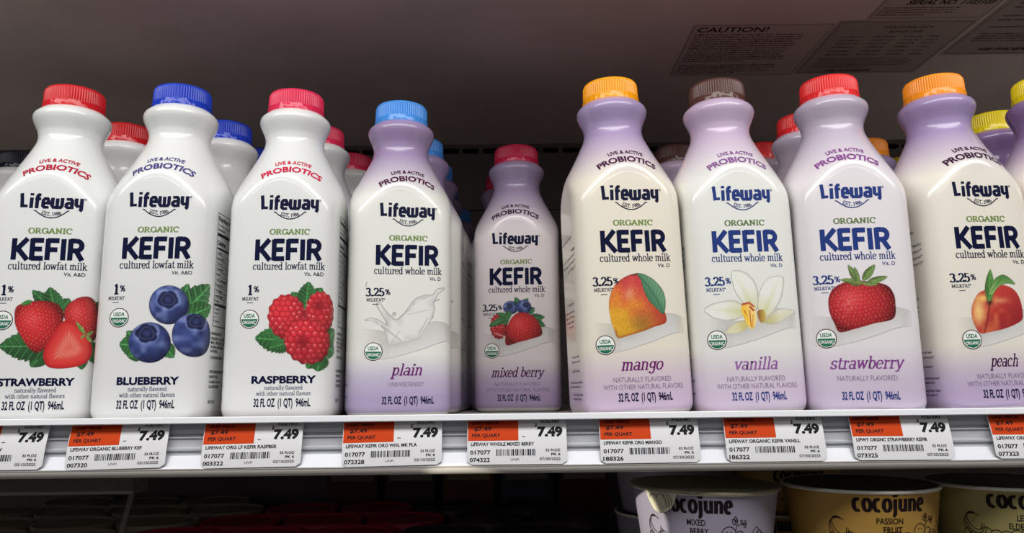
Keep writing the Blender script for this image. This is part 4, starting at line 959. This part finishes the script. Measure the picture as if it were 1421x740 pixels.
# ------------------------------------------------------------------ cups of coconut yogurt on the shelf below
CH, CR, CB = 43.0, 51.5, 44.8
def on_cup(u, v, lift):
    """v measured down from the rim"""
    r = np.interp(CH + np.asarray(v), [3, CH - 2.6], [CB, CR - 1.4]) + lift; a = np.asarray(u) / CR
    return np.stack([r * np.sin(a), -r * np.cos(a), CH + np.asarray(v)], 1)
def cup_art(P, ink, flavour, turn, sub=()):
    P.strokes(CHUNK, 'cocojune', turn + 0, -13.6, 11.6, 49, ink, .25, .5, lift=.2, slope=-.0)
    for i, l in enumerate(flavour): P.text(l, turn + (-1 if i == 0 else 1), -22.0 - i * 5.8, 4.0, 2.4 * len(l) + 1, ink, .012, lift=.2)
    for i, (l, w) in enumerate(sub): P.text(l, turn - 4, -37.0 - i * 4.8, 3.8 - i * .5, w, ink, .03, lift=.2)
    def loop(cu, cv, ru, rv, a0=0, a1=360, rot=0): 
        pts = [(cu + ru * math.cos(math.radians(a)) * math.cos(rot) - rv * math.sin(math.radians(a)) * math.sin(rot), cv + ru * math.cos(math.radians(a)) * math.sin(rot) + rv * math.sin(math.radians(a)) * math.cos(rot)) for a in np.linspace(a0, a1, 20)]
        P.line(pts, .5, ink, .2)
    # bumpy horizon, rolled shells, berries on a twig
    for i in range(9): loop(turn - 27 + i * 6.3, -30.5 - 1.2 * math.sin(i), 3.4, 2.4, 0, 180)
    for k in range(3): loop(turn - 34, -24 - k * 1.4, 4.2 + k * 1.5, 6.4 + k * .8, 30, 330, .5)
    for i in range(4): loop(turn - 40 + i * 4, -34 - i * 2, 2.6, 4.4, 0, 300, .4 * i)
    loop(turn + 22, -27, 5.2, 4.8); loop(turn + 30, -28.5, 3.6, 3.4); loop(turn + 36, -32, 6.5, 4.5); loop(turn + 36, -32, 4.6, 3.0)
    P.disc(turn + 20.6, -25.6, .45, ink, .2); P.disc(turn + 23.4, -25.9, .45, ink, .2)
    P.line([(turn + 27, -24.5), (turn + 28, -19.5), (turn + 27.2, -17.2)], .5, ink, .2); P.line([(turn + 28.2, -21.5), (turn + 33, -20.2)], .5, ink, .2)
    for a, b_, r in ((27.0, -17.4, .9), (25.4, -19.0, .9), (31.5, -19.4, .7), (33.8, -21.6, .7), (34.6, -19.6, .7)): loop(turn + a, b_, r * 1.0, r * 2.2, 0, 360, .5)
    for i in range(3): loop(turn + 44 + i * 3, -27 - i * 2, 2.4, 4.0, 0, 320, -.4)
def make_cup(label, loc, rz, col, lid, art=None, foil=False, lean=0.0):
    t = thing('yogurt_cup', label, 'yogurt cup', loc, rz, 'small tubs of coconut yogurt'); t.rotation_euler[1] = lean
    b = MB(); b.lathe([(CB - 3, .6), (CB - 2.6, 0), (CB - .9, 0), (CB - .4, .8), (CB, 3), (CR - 1.4, CH - 2.6), (CR - 1.2, CH - 2.2)], 96, 0, None, False, True)
    body = b.build('cup_body', mat('cup_%d_%d_%d' % col, col, .42), t, True)
    b = MB(); b.lathe([(CR - 1.3 + 1.25 * math.cos(a), CH - 1.3 + 1.25 * math.sin(a)) for a in np.linspace(-2.6, 2.4, 12)], 96); b.build('rim', mat('cup_rim', (226, 222, 212), .4), t, True)
    rnd = random.Random(label); ph = [rnd.random() * 6.28 for _ in range(6)]
    b = MB()
    if foil:                                            # card lid lying over the rim with a curled edge and creases
        def wob(a, r, z, j):
            w = sum(math.sin((2 + k) * a + ph[k] + r * .05 * (k + 1)) for k in range(4)) / 4
            return r + (.5 * math.sin(5 * a + ph[5]) + .25 * math.sin(17 * a) if j < 3 else 0), z + .45 * w * (1 if j > 2 else .5)
        b.lathe([(CR + .8, CH - 1.6), (CR + 1.3, CH - .6), (CR + .8, CH + .4), (CR - 2, CH + .8), (CR - 3.5, CH + .5), (CR - 8, CH + .5), (CR - 16, CH + .6), (CR - 26, CH + .5), (CR - 38, CH + .6), (1, CH + .6)], 120, 0, wob, True)
        b.build('lid', noisy(mat('lid_card', lid, .5), 260, .25, .5, (.3, 2, 1)), t, True)
    else:
        def wob(a, r, z, j):
            w = sum(math.sin((2 + k) * a + ph[k] + r * .09 * (k + 1)) for k in range(4)) / 4
            return r, z + (.3 * w if j > 1 else 0)
        b.lathe([(CR - 2.4, CH - .6), (CR - 3.2, CH - 1.2), (CR - 9, CH - 1.0), (CR - 18, CH - 1.1), (CR - 28, CH - 1.0), (CR - 40, CH - 1.0), (1, CH - 1.0)], 96, 0, wob, True)
        b.build('lid', noisy(mat('lid_film_%d_%d_%d' % lid, lid, .38), 120, .3, .25, (.4, 2, 1)), t, True)
    KIDS[t] = list(children(t))
    if art:
        P = Print(); art(P); KIDS[body] = [P.build('lettering', on_cup, body, .5)]
    return t
LAV, YEL, LEM, CRM = (150, 144, 162), (172, 134, 64), (154, 144, 92), (206, 200, 190)
DK = (28, 18, 22)
c1 = make_cup('lavender yogurt cup reading MIXED BERRY with a peeling card lid, under the mango tag', (139, 576, -180 + 2 * CH), R_(-4), LAV, (150, 144, 120), lambda P: cup_art(P, DK, ('MIXED', 'BERRY'), -14), True, .02)
tab = []
for j in range(8):                                      # torn lid tab hanging over the cup's side
    for i in range(15):
        u = -51.5 + 25 * i / 14; lo = np.interp(i / 14, [0, .12, .3, .5, .72, .9, 1], [2, 8, 14, 15.5, 13.5, 10, 1.5]); tab.append((u, -.2 - lo * j / 7))
V = np.array(tab); Fq = [(j * 15 + i, (j + 1) * 15 + i, (j + 1) * 15 + i + 1, j * 15 + i + 1) for j in range(7) for i in range(14)]
bulge = 2.0 + 1.6 * np.sin(np.clip(-V[:, 1] / 21, 0, 1) * np.pi * .5)
vo, vi = on_cup(V[:, 0], V[:, 1], bulge), on_cup(V[:, 0], V[:, 1], bulge - .4); n = len(V)
edge = [i for i in range(15)] + [j * 15 + 14 for j in range(1, 8)] + [7 * 15 + i for i in range(13, -1, -1)] + [j * 15 for j in range(6, 0, -1)]
Fq2 = Fq + [tuple(n + i for i in q[::-1]) for q in Fq] + [(a, b_, n + b_, n + a) for a, b_ in zip(edge, edge[1:] + edge[:1])]
tb = mesh_obj('lid_tab', np.concatenate([vo, vi]), Fq2, mat('tab_card', (206, 200, 176), .45), c1, True); sharp(tb, 50)
P = Print()
for cu, cv, ru, rv in ((-44.5, -6.5, 3.4, 3.2), (-38.8, -6.2, 2.8, 3.6)): P.line([(cu + ru * math.cos(a), cv + rv * math.sin(a)) for a in np.linspace(.2, 3.0, 14)], .45, (86, 70, 50), 0)
for k in range(3): P.line([(-34.0 + k * 2.1 - 3 * (1 - math.cos(a)), -12.5 + 10 * math.sin(a)) for a in np.linspace(0.1, 1.5, 12)][::-1], .45, (86, 70, 50), 0)
def on_tab(u, v, l): return on_cup(u, v, 2.0 + 1.6 * np.sin(np.clip(-np.asarray(v) / 21, 0, 1) * np.pi * .5) + .2)
P.build('line_drawing', on_tab, tb, .5)
c2 = make_cup('yellow yogurt cup reading PASSION FRUIT with a dark recessed lid, in the front row', (254.5, 578, -180 + 2 * CH), R_(-2), YEL, (74, 64, 44), lambda P: cup_art(P, DK, ('PASSION', 'FRUIT'), 0))
c3 = make_cup('pale lemon yogurt cup reading LEMON ELDERFLOWER, cut by the frame edge', (363.5, 580, -180 + 2 * CH), R_(-14), LEM, (70, 64, 46), lambda P: cup_art(P, DK, ('LEMON', 'ELDERFLOWER'), -3, (('ORGANIC', 24),)))
c4 = make_cup('grey-lavender yogurt cup in shade, upper of the stack behind the peeling-lid cup', (147, 742, -180 + 2 * CH), R_(115), LAV, (70, 64, 56), lambda P: cup_art(P, DK, ('MIXED', 'BERRY'), 0))
c5 = make_cup('yellow yogurt cup wedged behind the two front cups, with ORGANIC CULTURED on it', (259, 746, -180 + 2 * CH), R_(-8), YEL, (74, 64, 44), lambda P: cup_art(P, DK, ('PASSION', 'FRUIT'), 4, (('ORGANIC', 24), ('CULTURED', 27))))
for c_ in (c1, c2, c3): c_.scale = (1.065, 1.065, 1) if c_ is not c1 else (1.03, 1.03, 1)
for src, loc, rz, lab in (
    (c1, (139, 577, -180 + CH), 10, 'lavender yogurt cup carrying the peeling-lid cup, middle of the stack'), (c1, (139, 577, -180), -10, 'lavender yogurt cup at the bottom of the peeling-lid stack'),
    (c2, (254.5, 579, -180 + CH), 5, 'yellow yogurt cup directly under the PASSION FRUIT cup of the front row'), (c2, (254.5, 579, -180), -8, 'yellow yogurt cup at the bottom of the front passion fruit stack'),
    (c3, (363.5, 580, -180 + CH), 5, 'pale lemon yogurt cup directly under the LEMON ELDERFLOWER cup'), (c3, (363.5, 580, -180), -8, 'pale lemon yogurt cup at the bottom of the elderflower stack'),
    (c4, (146, 743, -180 + CH), 8, 'grey-lavender yogurt cup in shade, lower of the visible pair behind the peeling-lid cup'), (c4, (146, 743, -180), 4, 'grey-lavender yogurt cup at the bottom of the shaded stack'),
    (c5, (259, 746, -180 + CH), -40, 'yellow yogurt cup in shade, its rim showing under the ORGANIC CULTURED cup'), (c5, (259, 746, -180), 25, 'yellow yogurt cup at the bottom of the rear passion fruit stack')):
    if src is c1: KIDS[c1] = [k for k in KIDS[c1] if not k.name.startswith('lid_tab')]
    q = dup(src, loc, R_(rz), lab, KIDS); q.rotation_euler[1] = 0

# ------------------------------------------------------------------ tubs in the dark on the lower shelf
def make_tub(label, loc, col, lid, group):
    t = thing('tub', label, 'tub', loc, 0, group); h, r = 72.0, 39.0
    b = MB(); b.lathe([(r - 6, 0), (r - 5, .4), (r - 1.6, h - 7)], 64, 0, None, False, True); b.build('tub_body', mat('tub_%d_%d_%d' % col, col, .45), t, True)
    b = MB(); b.lathe([(r - .8, h - 8), (r, h - 7.6), (r + .2, h - 1.2), (r - .6, h), (r - 2.6, h), (r - 3.6, h - 1.8), (r - 5, h - 2.4), (r - 10, h - 2.4), (r - 11, h - 1.9), (r - 18, h - 1.9), (1, h - 1.9)], 64, 0, None, True)
    o = b.build('lid', mat('tublid_%d_%d_%d' % lid, lid, .32), t, True); sharp(o, 40)
    KIDS[t] = list(children(t)); return t
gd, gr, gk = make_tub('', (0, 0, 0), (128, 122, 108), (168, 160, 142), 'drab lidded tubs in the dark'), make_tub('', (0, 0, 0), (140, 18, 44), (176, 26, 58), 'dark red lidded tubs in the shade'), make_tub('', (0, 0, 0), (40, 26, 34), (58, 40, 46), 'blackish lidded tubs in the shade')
def tubs(proto, spots, label):
    for i, (x, y) in enumerate(spots):
        if i == 0: proto.location = Vector((x, y, -180)) * S; proto['label'] = label
        else: dup(proto, (x, y, -180), i * 1.1, label, KIDS)
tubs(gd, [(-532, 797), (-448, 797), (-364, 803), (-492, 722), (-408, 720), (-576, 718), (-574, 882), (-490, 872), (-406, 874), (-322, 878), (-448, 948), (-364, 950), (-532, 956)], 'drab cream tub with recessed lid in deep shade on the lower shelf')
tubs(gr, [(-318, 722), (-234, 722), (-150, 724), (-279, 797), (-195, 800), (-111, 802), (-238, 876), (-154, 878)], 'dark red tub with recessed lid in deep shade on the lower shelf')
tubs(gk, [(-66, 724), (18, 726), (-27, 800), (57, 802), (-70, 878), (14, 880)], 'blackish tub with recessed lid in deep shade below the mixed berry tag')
# cartons at the very back
CC = [((96, 30, 44), (150, 120, 110)), ((70, 40, 60), (160, 150, 140)), ((120, 60, 50), (170, 150, 120)), ((60, 70, 90), (150, 140, 140)), ((110, 40, 36), (170, 160, 150))]
for i, (x, (c, d)) in enumerate(zip((-196, -126, -56, 14, 84), CC)):
    t = thing('carton', ['crimson carton with pale band', 'plum carton with grey band', 'rust carton with sand band', 'slate carton with grey band', 'brick red carton with white band'][i] + ' at the back of the dark lower shelf', 'carton', (x, 965, -180), .03 * (i - 2))
    b = MB(); b.box((-31, -18, 0), (31, 18, 128), 0, 1.2); b.build('box', mat('carton_%d' % i, c, .5), t)
    b = MB(); b.box((-26, -18.6, 92), (26, -17.5, 120), 0, .3); b.build('printed_band', mat('band_%d' % i, d, .5), t)
# thin grey cable hanging from under the shelf
b = MB(); pts = [(-309, 640 - 4 * math.sin(s * 3), -3 - 102 * s) if s < .4 else (-309 - 26 * (s - .4) ** 1.2, 640 - 4 * math.sin(s * 3), -3 - 102 * s) for s in np.linspace(0, 1, 24)]
b.tube(pts, 2.3, 10)
cb = b.build('cable', mat('cable_grey', (84, 80, 74), .5), None, True); tag(cb, 'thin grey cable hanging from under the shelf above the drab tubs', 'cable')
